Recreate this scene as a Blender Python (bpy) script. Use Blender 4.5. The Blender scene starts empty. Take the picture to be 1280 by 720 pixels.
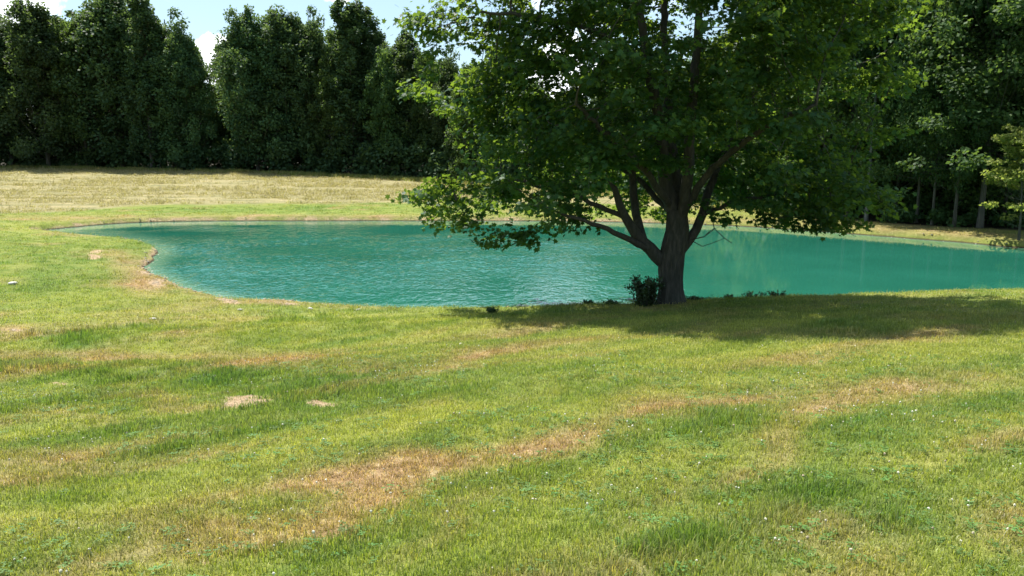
import bpy, math, random
import numpy as np
from mathutils import Vector, Matrix, Euler

random.seed(7)
rng = np.random.default_rng(7)
C = bpy.context.scene.collection
S = bpy.context.scene

# ------------------------------------------------------------------ camera
CAMZ = 3.8            # eye height above the pond's water level
FPX = 1000.0          # focal length in photograph pixels (1280 wide)
HORIZ = 190.0
PITCH = math.atan((360 - HORIZ) / FPX)
cam_d = bpy.data.cameras.new('camera')
cam_d.sensor_width = 36.0
cam_d.lens = 36.0 * FPX / 1280.0
cam_d.clip_start = 0.05
cam_d.clip_end = 3000
cam = bpy.data.objects.new('camera', cam_d)
C.objects.link(cam)
cam.location = (0, 0, CAMZ)
cam.rotation_euler = (math.pi / 2 - PITCH, 0, 0)
S.camera = cam

# ------------------------------------------------------------------ light
SUN_ELEV = math.radians(62)
SUN_AZ = math.radians(-40)       # compass angle from +Y towards +X: the sun stands high on the left
sd = Vector((math.sin(SUN_AZ) * math.cos(SUN_ELEV), math.cos(SUN_AZ) * math.cos(SUN_ELEV), math.sin(SUN_ELEV)))
sun_d = bpy.data.lights.new('sun', 'SUN')
sun_d.energy = 5.0
sun_d.angle = math.radians(0.53)
sun_d.color = (1.0, 0.955, 0.88)
sun = bpy.data.objects.new('sun', sun_d)
C.objects.link(sun)
sun.location = (0, 0, 60)
sun.rotation_euler = sd.to_track_quat('Z', 'Y').to_euler()

S.view_settings.view_transform = 'Standard'
S.view_settings.look = 'None'
S.view_settings.gamma = 1
S.view_settings.exposure = 1.15
S.cycles.max_bounces = 8
S.cycles.transparent_max_bounces = 8
S.cycles.caustics_reflective = False
S.cycles.caustics_refractive = False
S.cycles.sample_clamp_indirect = 8


def nd(nt, t, x=0, y=0, **kw):
    n = nt.nodes.new(t)
    n.location = (x, y)
    for k, v in kw.items():
        setattr(n, k, v)
    return n


def ramp(nt, fac, stops, interp='LINEAR'):
    r = nd(nt, 'ShaderNodeValToRGB')
    r.color_ramp.interpolation = interp
    e = r.color_ramp.elements
    while len(e) > 1:
        e.remove(e[-1])
    e[0].position = stops[0][0]
    e[0].color = (*stops[0][1], 1) if len(stops[0][1]) == 3 else stops[0][1]
    for p, c in stops[1:]:
        q = e.new(p)
        q.color = (*c, 1) if len(c) == 3 else c
    nt.links.new(fac, r.inputs[0])
    return r.outputs[0]


def mixc(nt, fac, a, b, mode='MIX'):
    m = nd(nt, 'ShaderNodeMix', data_type='RGBA', blend_type=mode)
    m.clamp_factor = True
    for s, v in ((m.inputs[0], fac), (m.inputs[6], a), (m.inputs[7], b)):
        if isinstance(v, (int, float)):
            s.default_value = v
        elif isinstance(v, tuple):
            s.default_value = (*v, 1)
        else:
            nt.links.new(v, s)
    return m.outputs[2]


def mth(nt, op, a, b=None, c=None, clamp=False):
    m = nd(nt, 'ShaderNodeMath', operation=op, use_clamp=clamp)
    for s, v in zip(m.inputs, (a, b, c)):
        if v is None:
            continue
        if isinstance(v, (int, float)):
            s.default_value = v
        else:
            nt.links.new(v, s)
    return m.outputs[0]


def noise(nt, vec, scale, detail=4, rough=0.55, dist=0.0):
    n = nd(nt, 'ShaderNodeTexNoise')
    n.inputs['Scale'].default_value = scale
    n.inputs['Detail'].default_value = detail
    n.inputs['Roughness'].default_value = rough
    n.inputs['Distortion'].default_value = dist
    if vec is not None:
        nt.links.new(vec, n.inputs['Vector'])
    return n.outputs['Fac']


def scaled(nt, vec, sc, rot=(0, 0, 0)):
    m = nd(nt, 'ShaderNodeMapping')
    m.inputs['Scale'].default_value = sc
    m.inputs['Rotation'].default_value = rot
    nt.links.new(vec, m.inputs['Vector'])
    return m.outputs[0]


# world: daylight sky with fair-weather clouds all round
W = bpy.data.worlds.new("World")
S.world = W
W.use_nodes = True
nt = W.node_tree
nt.nodes.clear()
sky = nd(nt, 'ShaderNodeTexSky', sky_type='NISHITA')
sky.sun_disc = False
sky.sun_elevation = SUN_ELEV
sky.sun_rotation = SUN_AZ
sky.air_density = 1.0
sky.dust_density = 1.0
sky.ozone_density = 1.6
tc = nd(nt, 'ShaderNodeTexCoord')
skyc = mixc(nt, 0.30, sky.outputs[0], (4.2, 6.6, 8.0))
cl = noise(nt, scaled(nt, tc.outputs['Generated'], (1, 1, 2.6)), 4.2, 7, 0.58, 0.3)
cmask = ramp(nt, cl, [(0.54, (0, 0, 0)), (0.64, (0.5, 0.5, 0.5)), (0.74, (1, 1, 1))])
# one cumulus where the photograph shows it, between the two tall clumps of the tree line
cumulus = []


def cumulus_mask(direction, sharp):
    v = nd(nt, 'ShaderNodeVectorMath', operation='DOT_PRODUCT')
    wob = nd(nt, 'ShaderNodeTexNoise')
    wob.inputs['Scale'].default_value = 34
    wob.inputs['Detail'].default_value = 6
    nt.links.new(tc.outputs['Generated'], wob.inputs['Vector'])
    v2 = nd(nt, 'ShaderNodeVectorMath', operation='NORMALIZE')
    nt.links.new(tc.outputs['Generated'], v2.inputs[0])
    nt.links.new(v2.outputs[0], v.inputs[0])
    v.inputs[1].default_value = Vector(direction).normalized()
    a = mth(nt, 'SUBTRACT', v.outputs['Value'], 1.0)
    a = mth(nt, 'MULTIPLY', a, sharp)                      # 0 at the centre, falling outwards
    a = mth(nt, 'ADD', a, 1.0)
    b = mth(nt, 'MULTIPLY', mth(nt, 'SUBTRACT', wob.outputs['Fac'], 0.5), 3.2)
    a = mth(nt, 'ADD', a, b)
    mr = nd(nt, 'ShaderNodeMapRange', interpolation_type='SMOOTHSTEP')
    nt.links.new(a, mr.inputs[0])
    mr.inputs[1].default_value = 0.15
    mr.inputs[2].default_value = 0.6
    return mr.outputs[0]


def raydir(px, py):
    u = (px - 640) / FPX
    v = (py - 360) / FPX
    return Vector((u, math.cos(PITCH) - v * math.sin(PITCH), -math.sin(PITCH) - v * math.cos(PITCH)))


m_all = cmask
for (px, py, sh) in ((268, 74, 1700), (292, 92, 2200), (30, -18, 1100), (-60, 0, 900), (700, 88, 700), (420, -30, 1300)):
    m_all = mth(nt, 'MAXIMUM', m_all, cumulus_mask(raydir(px, py), sh))
skyc = mixc(nt, m_all, skyc, (13.5, 14.2, 14.6))
bg = nd(nt, 'ShaderNodeBackground')
bg.inputs['Strength'].default_value = 0.075
nt.links.new(skyc, bg.inputs[0])
wo = nd(nt, 'ShaderNodeOutputWorld')
nt.links.new(bg.outputs[0], wo.inputs[0])

# ------------------------------------------------------------------ small helpers


def tag(o, label=None, cat=None, group=None, kind=None):
    if label: o['label'] = label
    if cat: o['category'] = cat
    if group: o['group'] = group
    if kind: o['kind'] = kind
    return o


def empty(name, loc, rz=0):
    o = bpy.data.objects.new(name, None)
    o.empty_display_size = 0.3
    o.location = loc
    o.rotation_euler = (0, 0, rz)
    C.objects.link(o)
    return o


def mesh_np(name, V, F, mat, smooth=False, attrs=None, mi=None):
    """V (n,3); F list of arrays each (k, m) of same-size faces."""
    if not isinstance(F, list):
        F = [F]
    F = [f for f in F if len(f)]
    me = bpy.data.meshes.new(name)
    nl = sum(f.size for f in F)
    nf = sum(len(f) for f in F)
    me.vertices.add(len(V))
    me.vertices.foreach_set('co', np.asarray(V, dtype=np.float32).ravel())
    me.loops.add(nl)
    me.loops.foreach_set('vertex_index', np.concatenate([f.ravel() for f in F]).astype(np.int32))
    me.polygons.add(nf)
    tot = np.concatenate([np.full(len(f), f.shape[1]) for f in F])
    st = np.concatenate(([0], np.cumsum(tot)[:-1]))
    me.polygons.foreach_set('loop_start', st.astype(np.int32))
    me.update(calc_edges=True)
    me.validate()
    if smooth:
        me.polygons.foreach_set('use_smooth', np.ones(len(me.polygons), dtype=bool))
    if attrs:
        for k, a in attrs.items():
            at = me.attributes.new(k, 'FLOAT', 'POINT')
            at.data.foreach_set('value', np.asarray(a, dtype=np.float32))
    if mat:
        me.materials.append(mat)
    return me


def link(name, me, parent=None, loc=None):
    o = bpy.data.objects.new(name, me)
    C.objects.link(o)
    if parent: o.parent = parent
    if loc is not None: o.location = loc
    return o


def copy_thing(root, loc, rz, sc=(1, 1, 1)):
    r = root.copy()
    C.objects.link(r)
    for ch in root.children:
        c = ch.copy()
        C.objects.link(c)
        c.parent = r
        c.matrix_parent_inverse = ch.matrix_parent_inverse.copy()
    r.location = loc
    r.rotation_euler = (0, 0, rz)
    r.scale = sc
    return r


# numpy value noise
def _hash(ix, iy, iz, seed):
    h = (ix.astype(np.int64) * 374761393 + iy.astype(np.int64) * 668265263 + iz.astype(np.int64) * 2147483647 + seed * 974711) & 0xffffffff
    h = ((h ^ (h >> 13)) * 1274126177) & 0xffffffff
    h = (h ^ (h >> 16)) & 0xffffff
    return h / float(0xffffff)


def vnoise(x, y, z=None, seed=0):
    x = np.asarray(x, float); y = np.asarray(y, float)
    z = np.zeros_like(x) if z is None else np.asarray(z, float)
    ix, iy, iz = np.floor(x), np.floor(y), np.floor(z)
    fx, fy, fz = x - ix, y - iy, z - iz
    sx, sy, sz = [f * f * (3 - 2 * f) for f in (fx, fy, fz)]
    r = 0
    for dx in (0, 1):
        for dy in (0, 1):
            for dz in ((0, 1) if np.any(fz) else (0,)):
                w = (sx if dx else 1 - sx) * (sy if dy else 1 - sy) * ((sz if dz else 1 - sz) if np.any(fz) else 1)
                r = r + w * _hash(ix + dx, iy + dy, iz + dz, seed)
    return r


def fbm(x, y, z=None, o=4, seed=0):
    a, s, t = 1.0, 0, 0
    for k in range(o):
        s = s + a * vnoise(x * 2 ** k + 17.3 * k, y * 2 ** k - 9.1 * k, None if z is None else z * 2 ** k, seed + k)
        t += a
        a *= 0.5
    return s / t


def sstep(a, b, x):
    t = np.clip((x - a) / (b - a), 0, 1)
    return t * t * (3 - 2 * t)


# ------------------------------------------------------------------ terrain
def at_z(px, py, z):
    d = raydir(px, py)
    t = (z - CAMZ) / d.z
    return (d.x * t, d.y * t)


def at_y(px, py, Y):
    d = raydir(px, py)
    t = Y / d.y
    return (d.x * t, Y, CAMZ + d.z * t)


near = [(400, 383), (369, 381), (334, 378), (294, 377), (265, 370), (232, 363), (208, 352), (190, 343), (181, 336),
        (189, 327), (197, 316), (188, 309), (162, 304), (134, 301), (90, 297), (60, 293), (40, 290)]
far = [(94, 284), (134, 280.5), (187, 277.8), (250, 276.6), (400, 276.3), (550, 276.3), (650, 276.5), (780, 278), (873, 281),
       (935, 283.5), (1044, 291), (1120, 297), (1200, 303), (1280, 310)]
poly = [at_z(x, y, 0) for x, y in [(720, 384.5), (640, 387.5), (550, 388.5), (470, 387)] + near + far]
poly += [(24.5, 30.5), (28.5, 28.0), (29.0, 25.0), (25.5, 22.6), (19.0, 21.6)]
poly += [(13.6, 21.1), (10, 20.7), (7.5, 20.4), (5.4, 20.0), (4.2, 19.75), (3.0, 19.6)]
poly = np.array(poly)


def catmull(P, n=5):
    out = []
    N = len(P)
    for i in range(N):
        p0, p1, p2, p3 = P[i - 1], P[i], P[(i + 1) % N], P[(i + 2) % N]
        for k in range(n):
            t = k / n
            out.append(0.5 * ((2 * p1) + (p2 - p0) * t + (2 * p0 - 5 * p1 + 4 * p2 - p3) * t * t + (3 * p1 - p0 - 3 * p2 + p3) * t ** 3))
    return np.array(out)


POND = catmull(poly, 4)


def pond_sd(x, y):
    x = np.asarray(x, float); y = np.asarray(y, float)
    A = POND; B = np.roll(POND, -1, 0)
    best = np.full(x.shape, 1e9)
    inside = np.zeros(x.shape, bool)
    for (ax, ay), (bx, by) in zip(A, B):
        ex, ey = bx - ax, by - ay
        L = ex * ex + ey * ey + 1e-12
        t = np.clip(((x - ax) * ex + (y - ay) * ey) / L, 0, 1)
        d = (x - ax - t * ex) ** 2 + (y - ay - t * ey) ** 2
        best = np.minimum(best, d)
        c = ((ay > y) != (by > y)) & (x < (bx - ax) * (y - ay) / (by - ay + 1e-12) + ax)
        inside ^= c
    d = np.sqrt(best)
    return np.where(inside, -d, d)


ctl = [(0, 0, 2.2), (-3, 2, 2.0), (4, 2, 2.22), (0, -10, 2.7), (-12, -5, 2.0), (12, -5, 3.0), (0, 5, 1.72), (-4, 6, 1.42), (4, 6, 1.78),
       (0, 9, 1.24), (-7, 9, 0.95), (7, 9, 1.42), (0, 13, .72), (-8, 13, .50), (8, 13, .98), (-14, 12, .6), (15, 12, 1.25),
       (0, 17, .36), (-5, 17.5, .3), (3.6, 18.5, .38), (8, 18.5, .45), (13, 18.8, .55), (19, 19, .7), (-9, 19.5, .3), (-14, 22, .32), (-20, 22, .6),
       (-13, 26, .3), (-18, 27, .38), (-19, 33, .28), (-26, 33, .55), (-30, 42, .5), (-20, 44, .25), (-10, 47, .28), (0, 48, .28), (10, 48, .3)]
for px, py, Y in [(0, 268, 46), (150, 262, 50), (300, 255, 54), (500, 253, 55), (0, 240, 62), (300, 238, 64), (500, 240, 64),
                  (-100, 211, 86), (0, 211, 86), (150, 213, 85), (300, 217, 82), (450, 223, 78), (540, 228, 75), (650, 236, 68), (780, 246, 60), (900, 262, 52),
                  (1000, 272, 45), (1090, 280, 38.5), (1200, 288, 35.5), (1280, 293, 34), (1500, 305, 31)]:
    ctl.append(at_y(px, py, Y))
ctl += [(-80, 100, 2.2), (0, 110, 1.6), (60, 90, 1.6), (60, 40, 1.2), (-70, 40, 1.5), (40, 10, 1.6), (-40, 5, 1.2), (80, -60, 3), (-80, -60, 2.5), (30, 60, 1.0)]
ctl = np.array([list(c) for c in ctl])


def tps_fit(P, Z, lam=0.4):
    n = len(P)
    D = np.sqrt(((P[:, None] - P[None]) ** 2).sum(-1)) + 1e-9
    K = D ** 2 * np.log(D) + lam * np.eye(n)
    A = np.zeros((n + 3, n + 3))
    A[:n, :n] = K
    A[:n, n] = 1; A[:n, n + 1:] = P
    A[n, :n] = 1; A[n + 1:, :n] = P.T
    return np.linalg.solve(A, np.concatenate([Z, np.zeros(3)]))


TW = tps_fit(ctl[:, :2], ctl[:, 2])


def base_h(x, y):
    # beyond the modelled place the land runs on level: clamp the lookup
    xc = np.clip(x, -95, 95); yc = np.clip(y, -70, 118)
    r = TW[-3] + TW[-2] * xc + TW[-1] * yc
    for (a, b, _), w in zip(ctl, TW[:-3]):
        d2 = (xc - a) ** 2 + (yc - b) ** 2 + 1e-9
        r = r + w * 0.5 * d2 * np.log(d2)
    return np.clip(r, -1, 6)


def height(x, y, sdv=None):
    x = np.asarray(x, float); y = np.asarray(y, float)
    B = base_h(x, y)
    dist = np.hypot(x, y)
    B = B + (fbm(x * .35, y * .35, o=3, seed=3) - .5) * .14 + (fbm(x * 1.6, y * 1.6, o=2, seed=5) - .5) * .035
    B = B + 0.02 * np.sin((x * .35 + y) * 2.1 + 3 * fbm(x * .1, y * .1, seed=9)) * (y < 15)
    lf = 1 - sstep(-2.0, 3.5, x)
    B = B + lf * (.10 * np.exp(-((y - 11.2 - .12 * x) / .8) ** 2) - .11 * np.exp(-((y - 13.3 - .08 * x) / 1.0) ** 2) + .05 * np.exp(-((y - 16.0) / 1.0) ** 2))
    if sdv is None:
        sdv = pond_sd(x, y)
    wob = (fbm(x * 1.1, y * 1.1, o=4, seed=11) - .5)
    s = sdv + wob * 0.35 * (1 - sstep(3, 8, sdv))
    hi = .08 + .14 * sstep(26, 34, y)
    edge = hi * sstep(0, 0.20, s)
    land = edge + np.maximum(B - hi, 0.04) * (1 - np.exp(-np.maximum(s, 0) / 0.9))
    bed = -np.minimum(1.6, -s * 0.45) - 0.03
    return np.where(s > 0, land, bed)


# polar sheet round the viewpoint: fine in front, coarse behind
ang = np.concatenate([np.linspace(-44, 44, 400), np.linspace(47, 313, 80)])
ang = np.radians(ang)
rr = [0.3]
while rr[-1] < 1200:
    r = rr[-1]
    if r < 16: rr.append(r * 1.016 + .004)
    elif r < 54: rr.append(r + .21)
    elif r < 100: rr.append(r * 1.02)
    else: rr.append(r * 1.12)
rr = np.array(rr)
NA, NR = len(ang), len(rr)
GX = (np.sin(ang)[None, :] * rr[:, None]).ravel()
GY = (np.cos(ang)[None, :] * rr[:, None]).ravel()
GSD = pond_sd(GX, GY)
GZ = height(GX, GY, GSD)
V = np.stack([GX, GY, GZ], 1)
V = np.vstack([V, [[0, 0, float(height(np.array([0.0]), np.array([0.0]))[0])]]])
i = np.arange(NR - 1)[:, None] * NA
j = np.arange(NA)[None, :]
j2 = (j + 1) % NA
quads = np.stack([(i + j), (i + NA + j), (i + NA + j2), (i + j2)], -1).reshape(-1, 4)
quads = quads[:, ::-1]
fan = np.stack([np.full(NA, NR * NA), np.arange(NA), (np.arange(NA) + 1) % NA], 1)[:, ::-1]


def project(x, y, z):
    """photograph pixel of a world point (used once to lay out worn and dry patches of the turf)"""
    dz = z - CAMZ
    c, s_ = math.cos(PITCH), math.sin(PITCH)
    depth = y * c - dz * s_
    up = y * s_ + dz * c
    depth = np.where(depth > .05, depth, .05)
    return 640 + FPX * x / depth, 360 - FPX * up / depth


# patches: (cx, cy, rx, ry, tilt degrees, strength) in photograph pixels
DRY = [(440, 618, 280, 20, -13, .95), (860, 512, 150, 13, -12, .8), (700, 560, 60, 16, -12, .9), (820, 522, 80, 12, -12, .6), (300, 640, 150, 18, -13, .7), (150, 690, 120, 16, -10, .6), (560, 590, 200, 18, -12, .75), (640, 572, 95, 26, -10, 1.1), (520, 600, 90, 24, -12, .75), (400, 625, 110, 26, -12, .6), (230, 665, 150, 32, -13, .6), (90, 700, 120, 26, -8, .45),
       (600, 445, 75, 9, -8, .75), (470, 463, 90, 6, -3, .4), (850, 510, 120, 22, -10, .55), (1010, 508, 60, 18, -14, .8), (960, 560, 45, 28, -60, .5),
       (930, 600, 36, 22, -40, .5), (1240, 540, 60, 16, -6, .6), (1000, 670, 90, 30, -5, .35), (1260, 640, 70, 26, -10, .35), (1130, 480, 90, 14, -8, .4),
       (200, 446, 260, 7, 1, .5), (60, 460, 150, 5, 0, .35), (180, 345, 40, 22, 10, .75), (160, 330, 26, 12, 0, .5), (250, 366, 60, 7, 8, .5), (340, 378, 60, 4, 4, .45), (440, 384, 60, 3, 2, .4),
       (200, 498, 80, 9, 2, .5), (90, 520, 90, 10, 5, .3), (60, 575, 70, 20, 0, .3), (800, 470, 120, 10, -6, .2), (1080, 420, 150, 10, 0, .3), (1180, 395, 120, 8, 0, .25),
       (110, 273, 120, 4, 0, .5), (400, 271, 300, 3, 0, .45), (900, 276, 120, 5, 0, .5), (1150, 287, 200, 8, 4, .55), (20, 412, 40, 8, 0, .5), (840, 640, 70, 15, -10, .25), (550, 655, 80, 16, -20, .3)]
SOIL = [(300, 502, 38, 7, 3, 1.0), (405, 510, 26, 4, -3, .8), (178, 497, 12, 3, 0, .7), (76, 479, 14, 2, 0, .8), (180, 492, 9, 2, 0, .7), (116, 321, 9, 3.5, 0, 1.2), (123, 314.5, 8, 3, 0, 1.2),
        (20, 413, 10, 2.5, 0, .7), (197, 353, 14, 6, 20, .8), (183, 341, 12, 3, 0, .7), (280, 376, 20, 3, 6, .8), (350, 379, 22, 2, 2, .8), (1003, 512, 22, 7, -10, .6), (245, 692, 16, 5, -10, .5), (1030, 506, 12, 3, 0, .5)]
LUSH = [(430, 488, 120, 16, -3, 1.0), (300, 470, 330, 13, 3, .75), (80, 465, 130, 14, 4, .9), (330, 525, 110, 18, -8, .7), (250, 560, 120, 20, -10, .35), (90, 345, 60, 25, 0, .5), (90, 425, 60, 9, 5, .7), (350, 412, 60, 6, 0, .5), (430, 470, 60, 8, 0, .5),
        (600, 473, 90, 8, -4, .5), (900, 540, 90, 22, -10, .9), (780, 570, 60, 20, -12, .7), (640, 615, 120, 14, -10, .7), (430, 650, 110, 13, -12, .5), (1100, 545, 90, 22, -5, .65), (1050, 600, 110, 24, -5, .55),
        (70, 325, 80, 10, 0, .4), (220, 300, 60, 6, 0, .6), (1100, 640, 160, 28, -5, .5), (80, 620, 80, 20, -5, .4), (170, 655, 90, 10, -10, .45), (300, 262, 260, 5, 0, .4), (980, 455, 60, 10, -10, .45), (760, 640, 110, 25, -15, .45), (140, 490, 50, 9, 0, .5)]
YEL = [(560, 520, 160, 22, -8, .8), (860, 450, 220, 24, -8, .8), (1020, 400, 260, 12, -2, .6), (200, 400, 260, 14, 0, .75), (500, 400, 200, 12, 0, .55), (420, 560, 130, 16, -10, .6), (120, 375, 120, 12, 0, .5), (760, 500, 140, 16, -8, .6),
       (1180, 440, 120, 18, -5, .5), (640, 680, 150, 22, -10, .35), (200, 620, 130, 20, -8, .5), (600, 600, 60, 8, 0, .2), (1150, 580, 90, 20, -5, .35), (70, 285, 90, 6, 0, .5), (150, 318, 20, 5, 0, .4)]


def masks(x, y, z, sdv):
    u, v = project(x, y, z)
    wx = (fbm(x * .9, y * .9, o=4, seed=21) - .5)
    wy = (fbm(x * .9, y * .9, o=4, seed=31) - .5)
    # warp grows with nearness, so that patch edges are ragged at every distance
    dist = np.hypot(x, y)
    u2 = u + wx * 900 / np.maximum(dist, 3) * .9
    v2 = v + wy * 900 / np.maximum(dist, 3) * .9 * np.clip(3.4 / np.maximum(dist, 2), .04, .6)
    infront = (y > 1.5)

    def acc(L):
        m = np.zeros_like(x)
        for cx, cy, rx, ry, t, s in L:
            a = math.radians(t)
            dx, dy = u2 - cx, v2 - cy
            p = (dx * math.cos(a) + dy * math.sin(a)) / rx
            q = (-dx * math.sin(a) + dy * math.cos(a)) / ry
            m = np.maximum(m, s * np.exp(-(p * p + q * q) ** 1.15))
        return m * infront
    n1 = fbm(x * .55 + 4, y * .55, o=5, seed=41)
    n2 = fbm(x * 1.7, y * 1.7 + 5, o=4, seed=51)
    n3 = fbm(x * 4.5, y * 4.5, o=3, seed=61)
    al, ac = x * .79 + y * .61, -x * .61 + y * .79
    al = al + .8 * (n1 - .5)
    st = fbm(al * .22, ac * 1.25 + 7, o=4, seed=63)
    st2 = fbm(al * .35 + 9, ac * 2.6, o=4, seed=67)
    nearf = 1 - sstep(14, 24, dist)
    dry = acc(DRY) * (0.45 + 1.1 * n2) + np.clip((n1 - .56) * 2.2, 0, .5) * (.4 + n3)
    dry = dry + nearf * np.clip((st - .55) * 3.2, 0, .55) * (.3 + 1.2 * n2)
    lush = acc(LUSH) * (0.6 + .8 * n2) + nearf * np.clip((st2 - .54) * 3.5, 0, .6) + np.clip((fbm(x * .4, y * .4 + 40, o=4, seed=71) - .55) * 2.5, 0, .5)
    yel = acc(YEL) * (0.6 + .8 * n2) + nearf * np.clip((.46 - st2) * 3.5, 0, .6)
    soil = acc(SOIL) * (.55 + .9 * n3)
    # eroded rim of the pond, mostly bare on the far and left side
    rim = np.exp(-(np.maximum(sdv, 0) / np.where(y > 30, .26, .35)) ** 2) * np.where((y > 21.5) | (x < -4), 1, .45) * np.where(x > 8, .45, 1) * .72
    soil = np.maximum(soil, rim * (.35 + .9 * n2))
    # hay field beyond the green strip
    e = (fbm(x * .3, y * .3, o=3, seed=81) - .5)
    L0 = np.interp(u, [-400, 0, 100, 160, 300, 540, 700, 900, 1000], [268, 268, 264, 257, 255.5, 253, 253, 262, 250])
    hay = sstep(-1.2, 1.2, (L0 - v) + e * 5) * (y > 38) * (sdv > 4) * (1 - sstep(18, 30, x))
    hay = np.where((y > 38) & (x < -10) & (u < -100), sstep(44, 46, y), hay)
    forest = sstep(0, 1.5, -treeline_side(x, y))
    return dict(dry=np.clip(dry, 0, 1), lush=np.clip(lush, 0, 1), yel=np.clip(yel, 0, 1), soil=np.clip(soil, 0, 1), hay=np.clip(hay, 0, 1), forest=forest)


TL = np.array([at_y(px, 230, Y)[:2] for px, Y in [(-400, 87), (-100, 87), (0, 87), (150, 86), (300, 83), (450, 79), (540, 76), (650, 69), (780, 61), (900, 53), (1000, 46), (1090, 39.5), (1200, 36.5), (1280, 35), (1500, 33)]] + [(60, 30), (70, -40)])


def treeline_side(x, y):
    """signed distance to the wood's edge: positive on the meadow side"""
    best = np.full(np.shape(x), 1e9)
    sg = np.ones(np.shape(x))
    for (ax, ay), (bx, by) in zip(TL[:-1], TL[1:]):
        ex, ey = bx - ax, by - ay
        t = np.clip(((x - ax) * ex + (y - ay) * ey) / (ex * ex + ey * ey), 0, 1)
        d = np.hypot(x - ax - t * ex, y - ay - t * ey)
        s_ = np.sign(ex * (y - ay) - ey * (x - ax))
        upd = d < best
        best = np.where(upd, d, best)
        sg = np.where(upd, -s_, sg)
    return best * sg


GM = masks(V[:, 0], V[:, 1], V[:, 2], np.append(GSD, 5))


# ------------------------------------------------------------------ materials
def new_mat(name):
    m = bpy.data.materials.new(name)
    m.use_nodes = True
    m.node_tree.nodes.clear()
    return m, m.node_tree


def turf_colour(nt, typ):
    """grass colour from the painted patch weights, shared by the soil sheet and the blades"""
    at = {}
    for k in ('dry', 'lush', 'yel', 'soil', 'hay', 'forest'):
        a = nd(nt, 'ShaderNodeAttribute', attribute_type=typ, attribute_name=k)
        at[k] = a.outputs['Fac']
    g = nd(nt, 'ShaderNodeNewGeometry')
    pos = g.outputs['Position']
    n = noise(nt, pos, 1.3, 5, .6)
    n2 = noise(nt, pos, 9.0, 4, .65)
    c = ramp(nt, n, [(.3, (.120, .178, .033)), (.5, (.190, .228, .048)), (.7, (.285, .288, .082))])
    c = mixc(nt, mth(nt, 'MULTIPLY', at['yel'], .8), c, (.315, .32, .072))
    c = mixc(nt, mth(nt, 'MULTIPLY', at['lush'], .62), c, (.075, .165, .034))
    dryc = ramp(nt, n2, [(.35, (.23, .145, .072)), (.55, (.36, .24, .13)), (.7, (.52, .40, .24))])
    c = mixc(nt, mth(nt, 'MULTIPLY', at['dry'], 1.0), c, dryc)
    return c, at, pos, n, n2


# ground
mg, nt = new_mat('turf_and_soil')
c, at, pos, n, n2 = turf_colour(nt, 'GEOMETRY')
fine = noise(nt, pos, 60, 3, .7)
c = mixc(nt, .55, c, ramp(nt, fine, [(.3, (.25, .25, .25)), (.5, (.85, .85, .85)), (.72, (1.5, 1.5, 1.4))]), 'MULTIPLY')
mow = noise(nt, scaled(nt, pos, (.35, 3.2, 1), (0, 0, math.radians(-14))), 1.2, 4, .6)
c = mixc(nt, .4, c, ramp(nt, mow, [(.35, (.7, .75, .7)), (.65, (1.25, 1.2, 1.15))]), 'MULTIPLY')
sl = noise(nt, pos, 18, 4, .6)
soilc = ramp(nt, sl, [(.3, (.20, .13, .075)), (.5, (.38, .27, .165)), (.72, (.50, .39, .25))])
c = mixc(nt, ramp(nt, mth(nt, 'ADD', at['soil'], mth(nt, 'MULTIPLY', mth(nt, 'SUBTRACT', sl, .5), .8)), [(.34, (0, 0, 0)), (.62, (1, 1, 1))]), c, soilc)
hy = noise(nt, scaled(nt, pos, (.35, 1.5, 1)), 1.1, 6, .7, .4)
hy2 = noise(nt, scaled(nt, pos, (1.0, 3.2, 1)), 2.6, 5, .7)
hayc = ramp(nt, hy, [(.32, (.15, .15, .065)), (.46, (.23, .21, .105)), (.58, (.31, .265, .145)), (.72, (.39, .325, .19))])
hayc = mixc(nt, .6, hayc, ramp(nt, hy2, [(.35, (.55, .6, .5)), (.65, (1.35, 1.3, 1.25))]), 'MULTIPLY')
c = mixc(nt, at['hay'], c, hayc)
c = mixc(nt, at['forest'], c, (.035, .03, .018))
spz = nd(nt, 'ShaderNodeSeparateXYZ'); nt.links.new(pos, spz.inputs[0])
wetf = mth(nt, 'ADD', spz.outputs[2], mth(nt, 'MULTIPLY', mth(nt, 'SUBTRACT', n2, .5), .06))
c = mixc(nt, ramp(nt, wetf, [(.02, (1, 1, 1)), (.07, (0, 0, 0))]), c, (.075, .055, .032))
bs = nd(nt, 'ShaderNodeBsdfPrincipled')
nt.links.new(c, bs.inputs['Base Color'])
bs.inputs['Roughness'].default_value = .95
bs.inputs['Specular IOR Level'].default_value = .1
bp = nd(nt, 'ShaderNodeBump')
bp.inputs['Strength'].default_value = .9
bp.inputs['Distance'].default_value = .06
h1 = mth(nt, 'ADD', noise(nt, pos, 35, 4, .7), mth(nt, 'MULTIPLY', noise(nt, pos, 6, 4, .6), 1.2))
nt.links.new(h1, bp.inputs['Height'])
nt.links.new(bp.outputs[0], bs.inputs['Normal'])
o = nd(nt, 'ShaderNodeOutputMaterial')
nt.links.new(bs.outputs[0], o.inputs[0])

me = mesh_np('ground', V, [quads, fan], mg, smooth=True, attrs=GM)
ground = link('ground', me)
tag(ground, kind='structure')

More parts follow.
